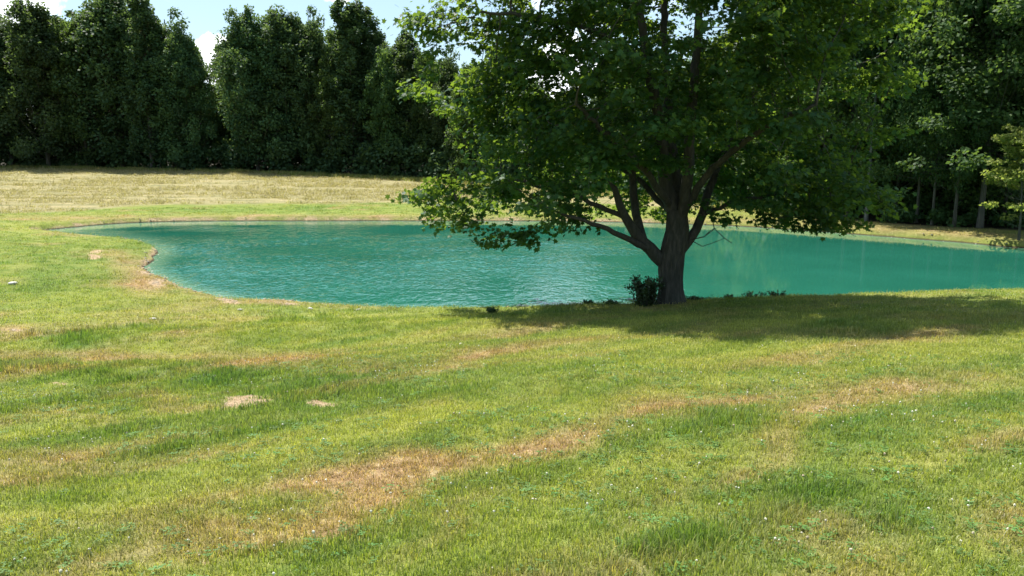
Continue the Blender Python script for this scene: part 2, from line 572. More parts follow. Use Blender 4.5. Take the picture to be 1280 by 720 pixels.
# water
mw, nt = new_mat('pond_water')
g = nd(nt, 'ShaderNodeNewGeometry')
pos = g.outputs['Position']
bs = nd(nt, 'ShaderNodeBsdfPrincipled')
depth = nd(nt, 'ShaderNodeAttribute', attribute_name='deep')
wn = noise(nt, pos, .25, 3)
deepc = ramp(nt, wn, [(.35, (.012, .098, .064)), (.65, (.016, .118, .079))])
wc = mixc(nt, depth.outputs['Fac'], (.10, .21, .13), deepc)
nt.links.new(wc, bs.inputs['Base Color'])
bs.inputs['Roughness'].default_value = .04
bs.inputs['IOR'].default_value = 1.333
wind = nd(nt, 'ShaderNodeAttribute', attribute_name='wind')
r1 = noise(nt, scaled(nt, pos, (1, .62, 1), (0, 0, .12)), 6.5, 2, .5, .3)
r2 = noise(nt, scaled(nt, pos, (1, .8, 1), (0, 0, -.3)), 8, 2, .5)
hh = mth(nt, 'ADD', r1, mth(nt, 'MULTIPLY', r2, .3))
bp = nd(nt, 'ShaderNodeBump')
bp.inputs['Distance'].default_value = .05
nt.links.new(mth(nt, 'ADD', mth(nt, 'MULTIPLY', wind.outputs['Fac'], .96), .03), bp.inputs['Strength'])
nt.links.new(hh, bp.inputs['Height'])
nt.links.new(bp.outputs[0], bs.inputs['Normal'])
o = nd(nt, 'ShaderNodeOutputMaterial')
nt.links.new(bs.outputs[0], o.inputs[0])

def water_wind(x, y):
    wu, wv = project(x, y, np.zeros_like(x))
    w = (1 - sstep(700, 930, wu + 120 * (fbm(x * .25, y * .25, seed=91) - .5))) * sstep(280, 308, wv + 30 * (fbm(x * .2, y * .4, seed=95) - .5))
    w = w * (1 - sstep(100, 240, 330 - wu) * .2)
    return np.clip(w * np.interp(fbm(x * .22, y * .35, o=4, seed=97), [.3, .6], [.35, 1.1]), 0, 1.1)


wa = np.radians(np.arange(-47, 47.1, .17))
wr = np.arange(18.0, 50, .095)
NWA = len(wa)
WX = (np.sin(wa)[None] * wr[:, None]).ravel(); WY = (np.cos(wa)[None] * wr[:, None]).ravel()
wsd = pond_sd(WX, WY)
keep = wsd < .9
i = np.arange(len(wr) - 1)[:, None] * NWA
j = np.arange(NWA - 1)[None]
q = np.stack([i + j, i + j + 1, i + NWA + j + 1, i + NWA + j], -1).reshape(-1, 4)
q = q[keep[q].all(1)]
used = np.unique(q)
remap = -np.ones(len(wsd), int); remap[used] = np.arange(len(used))
WX, WY = WX[used], WY[used]
wind = water_wind(WX, WY)
wob = fbm(WX * .8, WY * .8, o=2, seed=300)
wz = (vnoise(WX * 4.4 + wob * 2, WY * 3.0 + wob, seed=301) - .5) * .034 + (vnoise(WX * 7.5 + WY * .8, WY * 5.2, seed=302) - .5) * .011 \
    + (vnoise(WX * 1.8, WY * 1.3 + 3, seed=303) - .5) * .008
me = mesh_np('water', np.stack([WX, WY, wz * wind * sstep(-.1, .8, -wsd[used])], 1), remap[q], mw, smooth=True,
             attrs=dict(deep=sstep(0.0, 1.0, -wsd[used] / (1 + 3.5 * sstep(-12, -20, WX))), wind=np.clip(wind, 0, 1)))
tag(link('water', me), kind='structure')


def bark_material(name, c1, c2, c3, scale=1.0):
    m, nt = new_mat(name)
    tcn = nd(nt, 'ShaderNodeTexCoord')
    v = scaled(nt, tcn.outputs['Object'], (9 * scale, 9 * scale, 1.6 * scale))
    n = noise(nt, v, 1.6, 6, .65, .6)
    n2 = noise(nt, tcn.outputs['Object'], 3, 4)
    c = ramp(nt, n, [(.32, c1), (.5, c2), (.68, c3)])
    c = mixc(nt, mth(nt, 'MULTIPLY', n2, .35), c, (.05, .07, .035))
    b = nd(nt, 'ShaderNodeBsdfPrincipled')
    nt.links.new(c, b.inputs['Base Color'])
    b.inputs['Roughness'].default_value = .9
    bp = nd(nt, 'ShaderNodeBump')
    bp.inputs['Strength'].default_value = .8
    bp.inputs['Distance'].default_value = .03
    nt.links.new(n, bp.inputs['Height'])
    nt.links.new(bp.outputs[0], b.inputs['Normal'])
    o = nd(nt, 'ShaderNodeOutputMaterial')
    nt.links.new(b.outputs[0], o.inputs[0])
    return m


M_BARK = bark_material('maple_bark', (.018, .015, .012), (.042, .035, .029), (.085, .07, .058))
M_BARKF = bark_material('forest_bark', (.035, .030, .024), (.07, .062, .05), (.12, .11, .09), .6)
M_BARKP = bark_material('pale_bark', (.06, .058, .052), (.12, .115, .105), (.20, .195, .18), .6)


def leaf_material(name, dark, mid, light, trans, tf=.35, rough=.62, spec=.22):
    m, nt = new_mat(name)
    a = nd(nt, 'ShaderNodeAttribute', attribute_name='var')
    oi = nd(nt, 'ShaderNodeObjectInfo')
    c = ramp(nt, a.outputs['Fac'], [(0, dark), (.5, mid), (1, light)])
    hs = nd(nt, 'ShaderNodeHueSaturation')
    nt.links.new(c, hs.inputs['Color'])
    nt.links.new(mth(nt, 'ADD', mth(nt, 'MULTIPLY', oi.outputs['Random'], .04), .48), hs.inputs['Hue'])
    nt.links.new(mth(nt, 'ADD', mth(nt, 'MULTIPLY', oi.outputs['Random'], .5), .75), hs.inputs['Value'])
    b = nd(nt, 'ShaderNodeBsdfPrincipled')
    nt.links.new(hs.outputs[0], b.inputs['Base Color'])
    b.inputs['Roughness'].default_value = rough
    b.inputs['Specular IOR Level'].default_value = spec
    t = nd(nt, 'ShaderNodeBsdfTranslucent')
    tcol = mixc(nt, 1.0, ramp(nt, a.outputs['Fac'], [(0, (.7, .75, .6)), (1, (1.2, 1.15, 1))]), trans, 'MULTIPLY')
    nt.links.new(tcol, t.inputs[0])
    mx = nd(nt, 'ShaderNodeMixShader')
    mx.inputs[0].default_value = tf
    nt.links.new(b.outputs[0], mx.inputs[1])
    nt.links.new(t.outputs[0], mx.inputs[2])
    o = nd(nt, 'ShaderNodeOutputMaterial')
    nt.links.new(mx.outputs[0], o.inputs[0])
    return m


M_MAPLE = leaf_material('maple_leaf', (.012, .038, .013), (.021, .058, .018), (.040, .090, .028), (.23, .35, .035), .38, .5, .14)
M_POPLAR = leaf_material('poplar_leaf', (.026, .055, .024), (.046, .088, .034), (.085, .14, .050), (.15, .23, .055), .36)
M_OAK = leaf_material('wood_leaf', (.026, .056, .018), (.045, .088, .027), (.082, .135, .040), (.17, .27, .05), .38)
M_LIGHT = leaf_material('young_leaf', (.12, .17, .035), (.19, .24, .055), (.28, .32, .085), (.42, .50, .10), .45)
M_BUSH = leaf_material('bush_leaf', (.018, .042, .012), (.030, .064, .018), (.05, .09, .026), (.07, .14, .025), .28, .4, .5)

# ------------------------------------------------------------------ plant geometry


def unit(v):
    return v / (np.linalg.norm(v, axis=-1, keepdims=True) + 1e-9)


LOBED = np.array([(0, 0, 0), (.16, .10, .0), (.50, .06, -.06), (.34, .34, -.03), (.56, .62, -.10), (.22, .62, -.02), (0, 1.0, -.12),
                  (-.22, .62, -.02), (-.56, .62, -.10), (-.34, .34, -.03), (-.50, .06, -.06), (-.16, .10, .0)], float)
LOBED_F = np.array([(0, 1, 3), (1, 2, 3), (0, 3, 5), (3, 4, 5), (0, 5, 7), (5, 6, 7), (0, 7, 9), (7, 8, 9), (0, 9, 11), (9, 10, 11)])
OVAL = np.array([(0, 0, 0), (.34, .5, -.08), (0, 1, -.1), (-.34, .5, -.08)], float)
OVAL_F = np.array([(0, 1, 2), (0, 2, 3)])


def leaves(P, axis, normal, size, shape=OVAL, faces=OVAL_F, var=None):
    n = len(P)
    a = unit(axis)
    nn = unit(normal - (normal * a).sum(-1, keepdims=True) * a)
    b = np.cross(a, nn)
    s = np.asarray(size)[:, None, None]
    T = shape[None] * s
    Vv = P[:, None] + T[..., 0:1] * b[:, None] + T[..., 1:2] * a[:, None] + T[..., 2:3] * nn[:, None]
    k = len(shape)
    Ff = (faces[None] + (np.arange(n) * k)[:, None, None]).reshape(-1, faces.shape[1])
    if var is None:
        var = rng.random(n)
    return Vv.reshape(-1, 3), Ff, np.repeat(var, k)


def tubes(chains, sides_fn):
    """chains: list of (points (n,3), radii (n,))"""
    VV, FF = [], []
    off = 0
    for P, R in chains:
        P = np.asarray(P, float); R = np.asarray(R, float)
        n = len(P)
        if n < 2: continue
        k = sides_fn(R.max())
        d = np.gradient(P, axis=0)
        d = unit(d)
        ref = np.array([0.3, 1, 0.1]) if abs(d[0][2]) > .7 else np.array([0, 0, 1.0])
        a = unit(np.cross(d, ref))
        b = np.cross(d, a)
        th = np.arange(k) / k * 2 * np.pi
        ring = P[:, None] + R[:, None, None] * (np.cos(th)[None, :, None] * a[:, None] + np.sin(th)[None, :, None] * b[:, None])
        VV.append(ring.reshape(-1, 3))
        i = np.arange(n - 1)[:, None] * k
        j = np.arange(k)[None]
        q = np.stack([i + j, i + (j + 1) % k, i + k + (j + 1) % k, i + k + j], -1).reshape(-1, 4) + off
        FF.append(q)
        off += n * k
    return np.vstack(VV), np.vstack(FF)


# ------------------------------------------------------------------ the maple on the bank
TX, TY = 3.58, 18.5
TZ = float(height(np.array([TX]), np.array([TY]))[0])


def L(px, py, dy=0.0):
    """a point seen at photograph pixel (px,py), dy metres behind the trunk, in the tree's own coordinates"""
    p = at_y(px, py, TY + dy)
    return np.array([p[0] - TX, dy, p[2] - TZ])


trunk_pts = [L(838, 377), L(838, 365), L(838, 350), L(838, 335), L(839, 320), L(843, 303), L(846, 288, .05), L(846, 262, .1)]
trunk_r = [.37, .32, .29, .285, .29, .30, .28, .24]
LIMBS = [  # hand-laid main limbs: points, start radius, end radius
    ([L(828, 326), L(806, 308, -.1), L(792, 292, -.2), L(780, 268, -.3), L(768, 235, -.5)], .22, .09),
    ([L(812, 312, -.1), L(790, 300, -.5), L(765, 288, -.9), L(735, 278, -1.3), L(700, 266, -1.7)], .11, .04),
    ([L(806, 308, -.1), L(797, 280, .3), L(793, 240, .6), L(790, 200, .8), L(784, 150, 1.0)], .15, .08),
    ([L(846, 275, .1), L(832, 235, .1), L(828, 190, .0), L(822, 140, -.1), L(808, 80, -.2), L(800, 10, -.3), L(796, -60, -.3)], .22, .08),
    ([L(847, 270, .1), L(846, 220, .5), L(836, 160, .8), L(832, 90, 1.0), L(830, 20, 1.2), L(832, -60, 1.3)], .20, .08),
    ([L(850, 280, .1), L(858, 235, -.3), L(862, 190, -.5), L(866, 120, -.7), L(872, 40, -.8), L(880, -60, -.9)], .18, .08),
    ([L(852, 312), L(866, 296, .1), L(878, 272, .3), L(886, 235, .6), L(905, 190, .9), L(930, 140, 1.2), L(965, 80, 1.4)], .15, .06),
    ([L(856, 262, .0), L(885, 215, -.7), L(925, 180, -1.4), L(970, 150, -2.0), L(1020, 130, -2.4)], .12, .05),
    ([L(842, 262, .2), L(850, 235, 1.0), L(860, 210, 1.9), L(880, 190, 2.8), L(900, 170, 3.6)], .12, .05),
    ([L(836, 255, .0), L(815, 225, -.8), L(790, 195, -1.5), L(755, 165, -2.1), L(720, 130, -2.6)], .12, .05),
    ([L(835, 262, .3), L(800, 225, 1.2), L(760, 200, 2.1), L(715, 180, 2.9)], .10, .05),
    ([L(880, 268, .3), L(910, 252, .2), L(950, 245, .0), L(1000, 240, -.2), L(1050, 232, -.3)], .07, .035),
    ([L(782, 272, -.3), L(745, 255, -.2), L(700, 240, 0), L(650, 225, .2), L(605, 215, .3)], .08, .035),
    ([L(808, 80, -.2), L(770, 50, -.6), L(720, 30, -1.0), L(660, 18, -1.2), L(600, 14, -1.2)], .08, .035),
]


def env_r(z):
    return np.interp(z, [1.25, 1.6, 2.2, 3.0, 4.0, 5.2, 6.2, 7.2, 8.6, 10, 11.2, 11.9], [2.6, 4.5, 5.75, 5.7, 5.1, 4.9, 5.2, 5.5, 5.2, 4.5, 3.4, 2.0])


def spray_noise(p, seed):
    return fbm(p[:, 0] * .75, p[:, 1] * .75, p[:, 2] * 1.0, o=2, seed=seed)


# attraction points
A = []
while sum(len(a) for a in A) < 6200:
    p = rng.uniform([-6.3, -5, 1.2], [6.3, 5.0, 12.4], (9000, 3))
    th = np.arctan2(p[:, 1], p[:, 0])
    rad = np.hypot(p[:, 0], p[:, 1] / np.where(p[:, 1] < 0, .88, .72))
    er = env_r(p[:, 2]) * (1 + .30 * (fbm(np.cos(th) * 2 + 5, np.sin(th) * 2 + 5, p[:, 2] * .6, o=2, seed=101) - .5) * 2)
    q = rad / (er * np.where(p[:, 0] > 0, .80, .90))
    k = (q < 1) & (q > .12 + .25 * (p[:, 2] < 3.2)) & (spray_noise(p, 111) > .45)
    k &= rng.random(len(p)) < (.35 + .65 * q ** 1.3)
    k &= ~((np.abs(p[:, 0] + .35) < 1.0) & (p[:, 1] < .6) & (p[:, 2] > 4.2) & (rng.random(len(p)) < .85))
    k &= ~((p[:, 2] < 2.7) & (rng.random(len(p)) < .5))
    k &= ~((p[:, 0] < -1) & (p[:, 2] < 1.9))
    k &= p[:, 2] > 1.45 + .24 * np.maximum(-p[:, 1], 0) + .30 * (p[:, 0] > 1.0)
    k &= ~((p[:, 0] > -2.0) & (p[:, 0] < 1.1) & (p[:, 1] < 1.2) & (p[:, 2] < 3.1) & (rng.random(len(p)) < .93))
    k &= ~((p[:, 0] > -1.3) & (p[:, 0] < .8) & (p[:, 1] < .5) & (p[:, 2] < 4.3) & (rng.random(len(p)) < .6))
    # open under-storey round the trunk on the left, where limbs and water show
    k &= ~((p[:, 2] < 2.3) & (np.abs(p[:, 0] - .2) < 1.5) & (p[:, 1] < 1.5) & (rng.random(len(p)) < .8))
    k &= ~((p[:, 2] < 1.75) & (p[:, 0] > -3.5) & (p[:, 0] < .5))
    A.append(p[k])
A = np.vstack(A)[:6200]
# a few hanging tips the photograph shows low on the left, bottom right and top left
tips = []
for (px, py, dy, n, s) in [(560, 250, -.5, 60, .5), (530, 248, -.6, 26, .25), (610, 275, -.8, 36, .4), (612, 306, -1.0, 12, .15), (655, 295, -1.0, 14, .2), (700, 280, -.9, 26, .3), (575, 275, -.4, 30, .3),
                           (735, 290, -.8, 16, .2), (960, 262, -.4, 50, .4), (1000, 270, -.5, 36, .3), (1050, 265, -.3, 40, .35), (1062, 288, -.3, 12, .12), (1092, 246, -.3, 20, .2), (1030, 250, 0, 40, .4),
                           (560, 15, -.8, 50, .4), (530, 20, -.8, 20, .25), (600, 40, -.8, 50, .5), (560, 110, 0, 30, .5), (1080, 165, 0, 30, .4), (1100, 100, .3, 40, .5), (1105, 30, .3, 40, .6)]:
    tips.append(L(px, py, dy) + rng.normal(0, s, (n, 3)) * [1, 1, .5])
A = np.vstack([A] + tips)

N_pos, N_par, N_limb = [], [], []
chains_hand = []
for li, (pts, r0, r1) in enumerate(LIMBS):
    pts = np.array(pts)
    seg = np.linalg.norm(np.diff(pts, axis=0), axis=1)
    s = np.concatenate([[0], np.cumsum(seg)])
    m = max(int(s[-1] / .2), 4)
    tt = np.linspace(0, s[-1], m)
    # smooth by averaging the linear resample
    Q = np.stack([np.interp(tt, s, pts[:, c]) for c in range(3)], 1)
    for _ in range(3):
        Q[1:-1] = (Q[:-2] + 2 * Q[1:-1] + Q[2:]) / 4
    Q[2:-1] += rng.normal(0, .018, (len(Q) - 3, 3))
    rad = np.linspace(r0 * .78, r1 * .75, m)
    start = len(N_pos)
    for k_ in range(m):
        N_pos.append(Q[k_]); N_par.append(start + k_ - 1 if k_ else -1); N_limb.append(li)
    chains_hand.append((start, m, rad))
N_hand = len(N_pos)
NP = np.array(N_pos)
par = list(N_par); limb = list(N_limb)
alive = np.ones(len(A), bool)
D = np.full(len(A), 1e9); NN = np.zeros(len(A), int)


def upd(newp, base):
    global D, NN
    for s0 in range(0, len(newp), 400):
        b = newp[s0:s0 + 400]
        d = ((A[:, None] - b[None]) ** 2).sum(-1)
        m = d.argmin(1); dm = d[np.arange(len(A)), m]
        k = dm < D
        D[k] = dm[k]; NN[k] = m[k] + base + s0


upd(NP, 0)
STEP, KILL = .21, .30
for it in range(70):
    alive &= D > KILL ** 2
    act = alive & (D < 9)
    if act.sum() < 10: break
    acc = {}
    dirs = unit(A[act] - NP[NN[act]])
    nn = NN[act]
    u, inv = np.unique(nn, return_inverse=True)
    sm = np.zeros((len(u), 3)); np.add.at(sm, inv, dirs)
    g = unit(unit(sm) + rng.normal(0, .14, (len(u), 3)) + np.array([0, 0, .03]))
    newp = NP[u] + g * STEP
    # drop duplicates that would sit on an existing node
    base = len(NP)
    NP = np.vstack([NP, newp])
    par += list(u); limb += [limb[k] for k in u]
    upd(newp, base)
    # attractors that cannot be reached any closer die
    if it > 45: alive &= D > .5 ** 2
NPn = len(NP)
par = np.array(par); limb = np.array(limb)
# pipe-model radii
kids = [[] for _ in range(NPn)]
for k in range(NPn):
    if par[k] >= 0: kids[par[k]].append(k)
R = np.zeros(NPn)
for k in range(NPn - 1, -1, -1):
    R[k] = .0055 if not kids[k] else (sum(R[c] ** 2.25 for c in kids[k])) ** (1 / 2.25)
for start, m, rad in chains_hand:
    R[start:start + m] = np.maximum(np.minimum(R[start:start + m], rad * 1.1), rad)
for k in range(N_hand, NPn):
    R[k] = min(R[k], R[par[k]] * .92)
R = np.maximum(R, .004)
# chains per limb
limb_chains = [[] for _ in LIMBS]
done = np.zeros(NPn, bool)
for k in range(NPn):
    if done[k]: continue
    ch = [k]
    if par[k] >= 0: ch = [par[k], k]
    done[k] = True
    cur = k
    while kids[cur]:
        c = max([c for c in kids[cur]], key=lambda c: (c < N_hand) * 100 + R[c])
        if done[c]: break
        ch.append(c); done[c] = True; cur = c
    rads = R[ch].copy()
    if par[k] >= 0: rads[0] = min(rads[0], R[k] * 1.25)
    limb_chains[limb[k]].append((NP[ch], rads))

maple = empty('maple_tree', (TX, TY, TZ))
tag(maple, 'large spreading maple with a dark low-forking trunk on the near bank of the pond', 'tree')
# trunk with furrowed bark relief
pts = np.array(trunk_pts); rs = np.array(trunk_r)
pts[0][2] = -.12; pts[1][2] = .05
zs = np.linspace(0, len(pts) - 1, 90)
Pq = np.stack([np.interp(zs, np.arange(len(pts)), pts[:, c]) for c in range(3)], 1)
Rq = np.interp(zs, np.arange(len(pts)), rs)
K = 120
th = np.arange(K) / K * 2 * np.pi
zz = Pq[:, 2]
TH, ZQ = np.meshgrid(th, zz)
fur = fbm(np.cos(TH) * 7 + 9, np.sin(TH) * 7 + 9, ZQ * 1.1, o=3, seed=131)
ridge = np.abs(fur - .5) * 2
flare = np.exp(-np.maximum(ZQ, 0) / .16) * (.05 + .045 * np.cos(TH * 5 + .7))
RR = Rq[:, None] * (1 + .05 * np.cos(TH * 3 + 1)) + .06 * (ridge - .5) + flare
Tv = np.stack([Pq[:, 0][:, None] + RR * np.cos(TH), Pq[:, 1][:, None] + RR * np.sin(TH), ZQ], -1).reshape(-1, 3)
i = np.arange(len(zz) - 1)[:, None] * K
j = np.arange(K)[None]
Tf = np.stack([i + j, i + (j + 1) % K, i + K + (j + 1) % K, i + K + j], -1).reshape(-1, 4)
cap = (np.arange(K) + (len(zz) - 1) * K)[None]
link('trunk', mesh_np('maple_trunk', Tv, [Tf, cap], M_BARK, smooth=True), maple)
for li in range(len(LIMBS)):
    v, f = tubes(limb_chains[li], lambda r: 12 if r > .09 else (7 if r > .03 else (4 if r > .012 else 3)))
    link('limb', mesh_np('maple_limb', v, f, M_BARK, smooth=True), maple)
# bare dead twig hanging right of the trunk
dead = [([L(862, 300, -.4), L(880, 296, -.6), L(893, 286, -.7), L(906, 298, -.8), L(915, 304, -.8)], .014),
        ([L(865, 301, -.4), L(878, 308, -.6), L(890, 304, -.7), L(905, 298, -.8)], .011),
        ([L(893, 286, -.7), L(890, 272, -.6), L(884, 258, -.4)], .012), ([L(880, 296, -.6), L(888, 288, -.5), L(900, 283, -.5)], .008)]
v, f = tubes([(np.array(p), np.linspace(r, r * .5, len(p))) for p, r in dead], lambda r: 5)
dt = link('dead_twig', mesh_np('maple_dead_twig', v, f, M_BARK, smooth=True), maple)
dt['label'] = 'bare dead twig hanging beside the trunk'

# leaves on thin wood
thin = np.where((R < .016) & (np.arange(NPn) >= N_hand))[0]
NL = 112000
w = np.where(R[thin] < .0075, 2.2, 1.0) * np.interp(fbm(NP[thin][:, 0] * 1.3, NP[thin][:, 1] * 1.3, NP[thin][:, 2] * 1.9, o=2, seed=181), [.36, .62], [.12, 1.9])
src = rng.choice(thin, NL, p=w / w.sum())
dirn = unit(NP[src] - NP[np.maximum(par[src], 0)])
off = rng.normal(0, 1, (NL, 3)) * [.15, .15, .055]
Pp = NP[src] + off + dirn * rng.uniform(0, .15, NL)[:, None]
# flattened sprays: neighbours share a tilt
outw = unit(Pp * [1, 1, 0] + [1e-3, 0, 0])
tilt = np.stack([fbm(Pp[:, 0] * 1.2, Pp[:, 1] * 1.2, Pp[:, 2] * 1.5, o=2, seed=s) - .5 for s in (141, 151, 161)], 1)
nor = unit(np.array([0, 0, 1.0]) + tilt * 2.0 + rng.normal(0, .42, (NL, 3)) + outw * .25)
ax = unit(outw * .6 + rng.normal(0, .7, (NL, 3)) + np.array([0, 0, -.35]))
k = (Pp[:, 2] > 1.15) & ~((Pp[:, 0] > -1.1) & (Pp[:, 0] < .5) & (Pp[:, 1] < .2) & (Pp[:, 2] < 2.3) & (rng.random(NL) < .85))
va = np.clip(.45 + (fbm(Pp[:, 0], Pp[:, 1], Pp[:, 2], o=2, seed=171) - .5) * 1.2 + rng.normal(0, .2, NL), 0, 1)
v, f, a = leaves(Pp[k], ax[k], nor[k], rng.uniform(.075, .14, NL)[k], LOBED, LOBED_F, va[k])
cr = link('crown', mesh_np('maple_crown', v, f, M_MAPLE, attrs={'var': a}), maple)
print('maple nodes', NPn, 'leaves', int(k.sum()))


# ------------------------------------------------------------------ woodland trees
def wood_tree(name, mats, H=18.0, Rmax=3.0, base=.25, nclump=120, per=100, leaf=.3, trunk_r=.22, seed=0, spire=1.0, clump=(.7, 1.3), lean=0.0, up=1.3):
    r_ = np.random.default_rng(seed)
    root = empty(name, (0, 0, 0))
    # trunk
    n = 16
    z = np.linspace(-.3, H * .93, n)
    bend = np.cumsum(r_.normal(0, .05, (n, 2)), 0) * (z[:, None] / H)
    P = np.stack([bend[:, 0] + lean * z / H, bend[:, 1], z], 1)
    Rr = trunk_r * (1 - z / H * .85) + .03 * np.exp(-z / .5)
    chains = [(P, Rr)]
    # the crown is a sheaf of leading shoots, each a column of leaf clumps with its own tip
    nl = max(int(9 * (Rmax / 3.0) ** 1.3), 4)
    la = np.arange(nl) * 2.4 + r_.random(nl) * .7
    lr = Rmax * .62 * np.sqrt((np.arange(nl) + .2) / nl)
    lh = H * (1.0 - spire * .13 * (lr / (Rmax * .62)) ** 1.5 - .13 * r_.random(nl)); lh[r_.integers(0, nl)] = H
    wsel = r_.integers(0, nl, nclump)
    t = r_.random(nclump) ** .62
    wsel[:nl] = np.arange(nl); t[:nl] = 1.0
    wsel[nl:2 * nl] = np.arange(nl); t[nl:2 * nl] = .92
    wsel[2 * nl:3 * nl] = np.arange(nl); t[2 * nl:3 * nl] = .85
    zb0 = H * base
    zc = zb0 + (lh[wsel] - zb0) * t
    colr = Rmax * .46 * np.interp(t, [0, .1, .35, .7, .9, 1], [.9, 1.15, 1.15, 1.0, .75, .25])
    an = r_.random(nclump) * 6.283; q = np.sqrt(r_.random(nclump))
    k0 = np.interp(zc / H, [0, .3, .75, 1], [.9, 1.1, .95, .8])
    cx = (lr[wsel] * np.cos(la[wsel])) * k0 + colr * q * np.cos(an) + np.interp(zc, z, P[:, 0])
    cy = (lr[wsel] * np.sin(la[wsel])) * k0 + colr * q * np.sin(an) + np.interp(zc, z, P[:, 1])
    zc = zc - .7 * (t == 1.0)
    LV, LA, LNn, LS, LVa = [], [], [], [], []
    for a, b, c, qq, tt_ in zip(cx, cy, zc, q, t):
        # ascending branch to the clump
        zb = max(c - (abs(a) + abs(b)) * r_.uniform(.3, .9) - .3, H * base * .8 + r_.uniform(0, 2.0))
        p0 = np.array([np.interp(zb, z, P[:, 0]), np.interp(zb, z, P[:, 1]), zb])
        p1 = np.array([a, b, c])
        mid = (p0 + p1) / 2 + [0, 0, -.15 * np.hypot(a, b)]
        if r_.random() < .75:
            chains.append((np.array([p0, mid, p1]), np.array([.04, .026, .010]) * (trunk_r / .22)))
        s = r_.uniform(*clump) * (1.1 - .4 * tt_ ** 3)
        m = int(per * r_.uniform(.7, 1.3))
        d = unit(r_.normal(0, 1, (m, 3)))
        rad = (r_.random(m) ** .45)[:, None]
        pp = p1 + d * rad * [s * .85, s * .85, s * up * .8]
        LV.append(pp)
        LNn.append(unit(d * .7 + [0, 0, .75] + r_.normal(0, .5, (m, 3))))
        LA.append(unit(d * .6 + r_.normal(0, .7, (m, 3)) + [0, 0, -.2]))
        LS.append(r_.uniform(.7, 1.3, m) * leaf)
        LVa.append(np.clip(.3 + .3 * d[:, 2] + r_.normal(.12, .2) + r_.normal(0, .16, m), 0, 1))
    v, f = tubes(chains, lambda r: 10 if r > .12 else 4)
    link('trunk', mesh_np(name + '_trunk', v, f, mats[0], smooth=True), root)
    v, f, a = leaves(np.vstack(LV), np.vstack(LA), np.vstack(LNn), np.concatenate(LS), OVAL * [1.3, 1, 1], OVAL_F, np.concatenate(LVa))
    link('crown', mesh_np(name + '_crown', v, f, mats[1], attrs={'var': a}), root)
    root['H'] = H
    return root


H0 = 18.0
protos = [
    wood_tree('poplar_tree', (M_BARKF, M_POPLAR), H0, 4.2, .05, 270, 119, 0.27, seed=11, clump=(.75, 1.5), up=1.0, spire=1.6),
    wood_tree('poplar_tree', (M_BARKF, M_POPLAR), H0, 3.6, .06, 240, 117, 0.25, seed=22, clump=(.65, 1.35), up=1.1, spire=1.5),
    wood_tree('poplar_tree', (M_BARKF, M_POPLAR), H0, 4.7, .05, 300, 114, 0.27, seed=33, clump=(.8, 1.6), up=.95, spire=1.5),
    wood_tree('slender_poplar_tree', (M_BARKF, M_POPLAR), H0, 2.5, .08, 180, 104, 0.24, seed=44, clump=(.4, .8), up=1.6, spire=1.3),
    wood_tree('round_tree', (M_BARKF, M_OAK), H0, 4.6, .05, 250, 85, .33, seed=55, clump=(.8, 1.4), up=.95, spire=1.5),
    wood_tree('woodland_tree', (M_BARKF, M_OAK), H0, 4.0, .06, 340, 150, .15, .10, seed=66, clump=(.6, 1.15), up=.7),
    wood_tree('woodland_tree', (M_BARKF, M_OAK), H0, 3.6, .10, 270, 150, .15, .10, seed=77, clump=(.6, 1.1), up=.65),
    wood_tree('pale_trunk_tree', (M_BARKP, M_OAK), H0, 3.6, .24, 240, 150, .15, .11, seed=88, clump=(.6, 1.1), up=.75),
    wood_tree('young_tree', (M_BARKF, M_LIGHT), 6.0, 2.3, .10, 100, 80, .14, .05, seed=99, clump=(.3, .6), up=.32),
]
used_proto = [False] * len(protos)
BASEH = [H0] * 8 + [6.0]


def ground_z(x, y):
    return float(height(np.array([float(x)]), np.array([float(y)]))[0])


def plant(pi, px, top, Y, wf=1.0, label=None, cat='tree', group=None, rz=None, Hm=None):
    top = top - (7 if pi != 4 else 0)
    x = at_y(px, 200, Y)[0]
    z = ground_z(x, Y) - .05
    Hm = Hm if Hm else (at_y(px, top, Y)[2] - z)
    s = Hm / BASEH[pi]
    rz = random.random() * 6.28 if rz is None else rz
    sc = (s * wf, s * wf, s)
    if not used_proto[pi]:
        o = protos[pi]; used_proto[pi] = True
        o.location = (x, Y, z); o.rotation_euler = (0, 0, rz); o.scale = sc
    else:
        o = copy_thing(protos[pi], (x, Y, z), rz, sc)
    for k in ('label', 'category', 'group'):
        if k in o: del o[k]
    tag(o, label, cat, group)
    return o


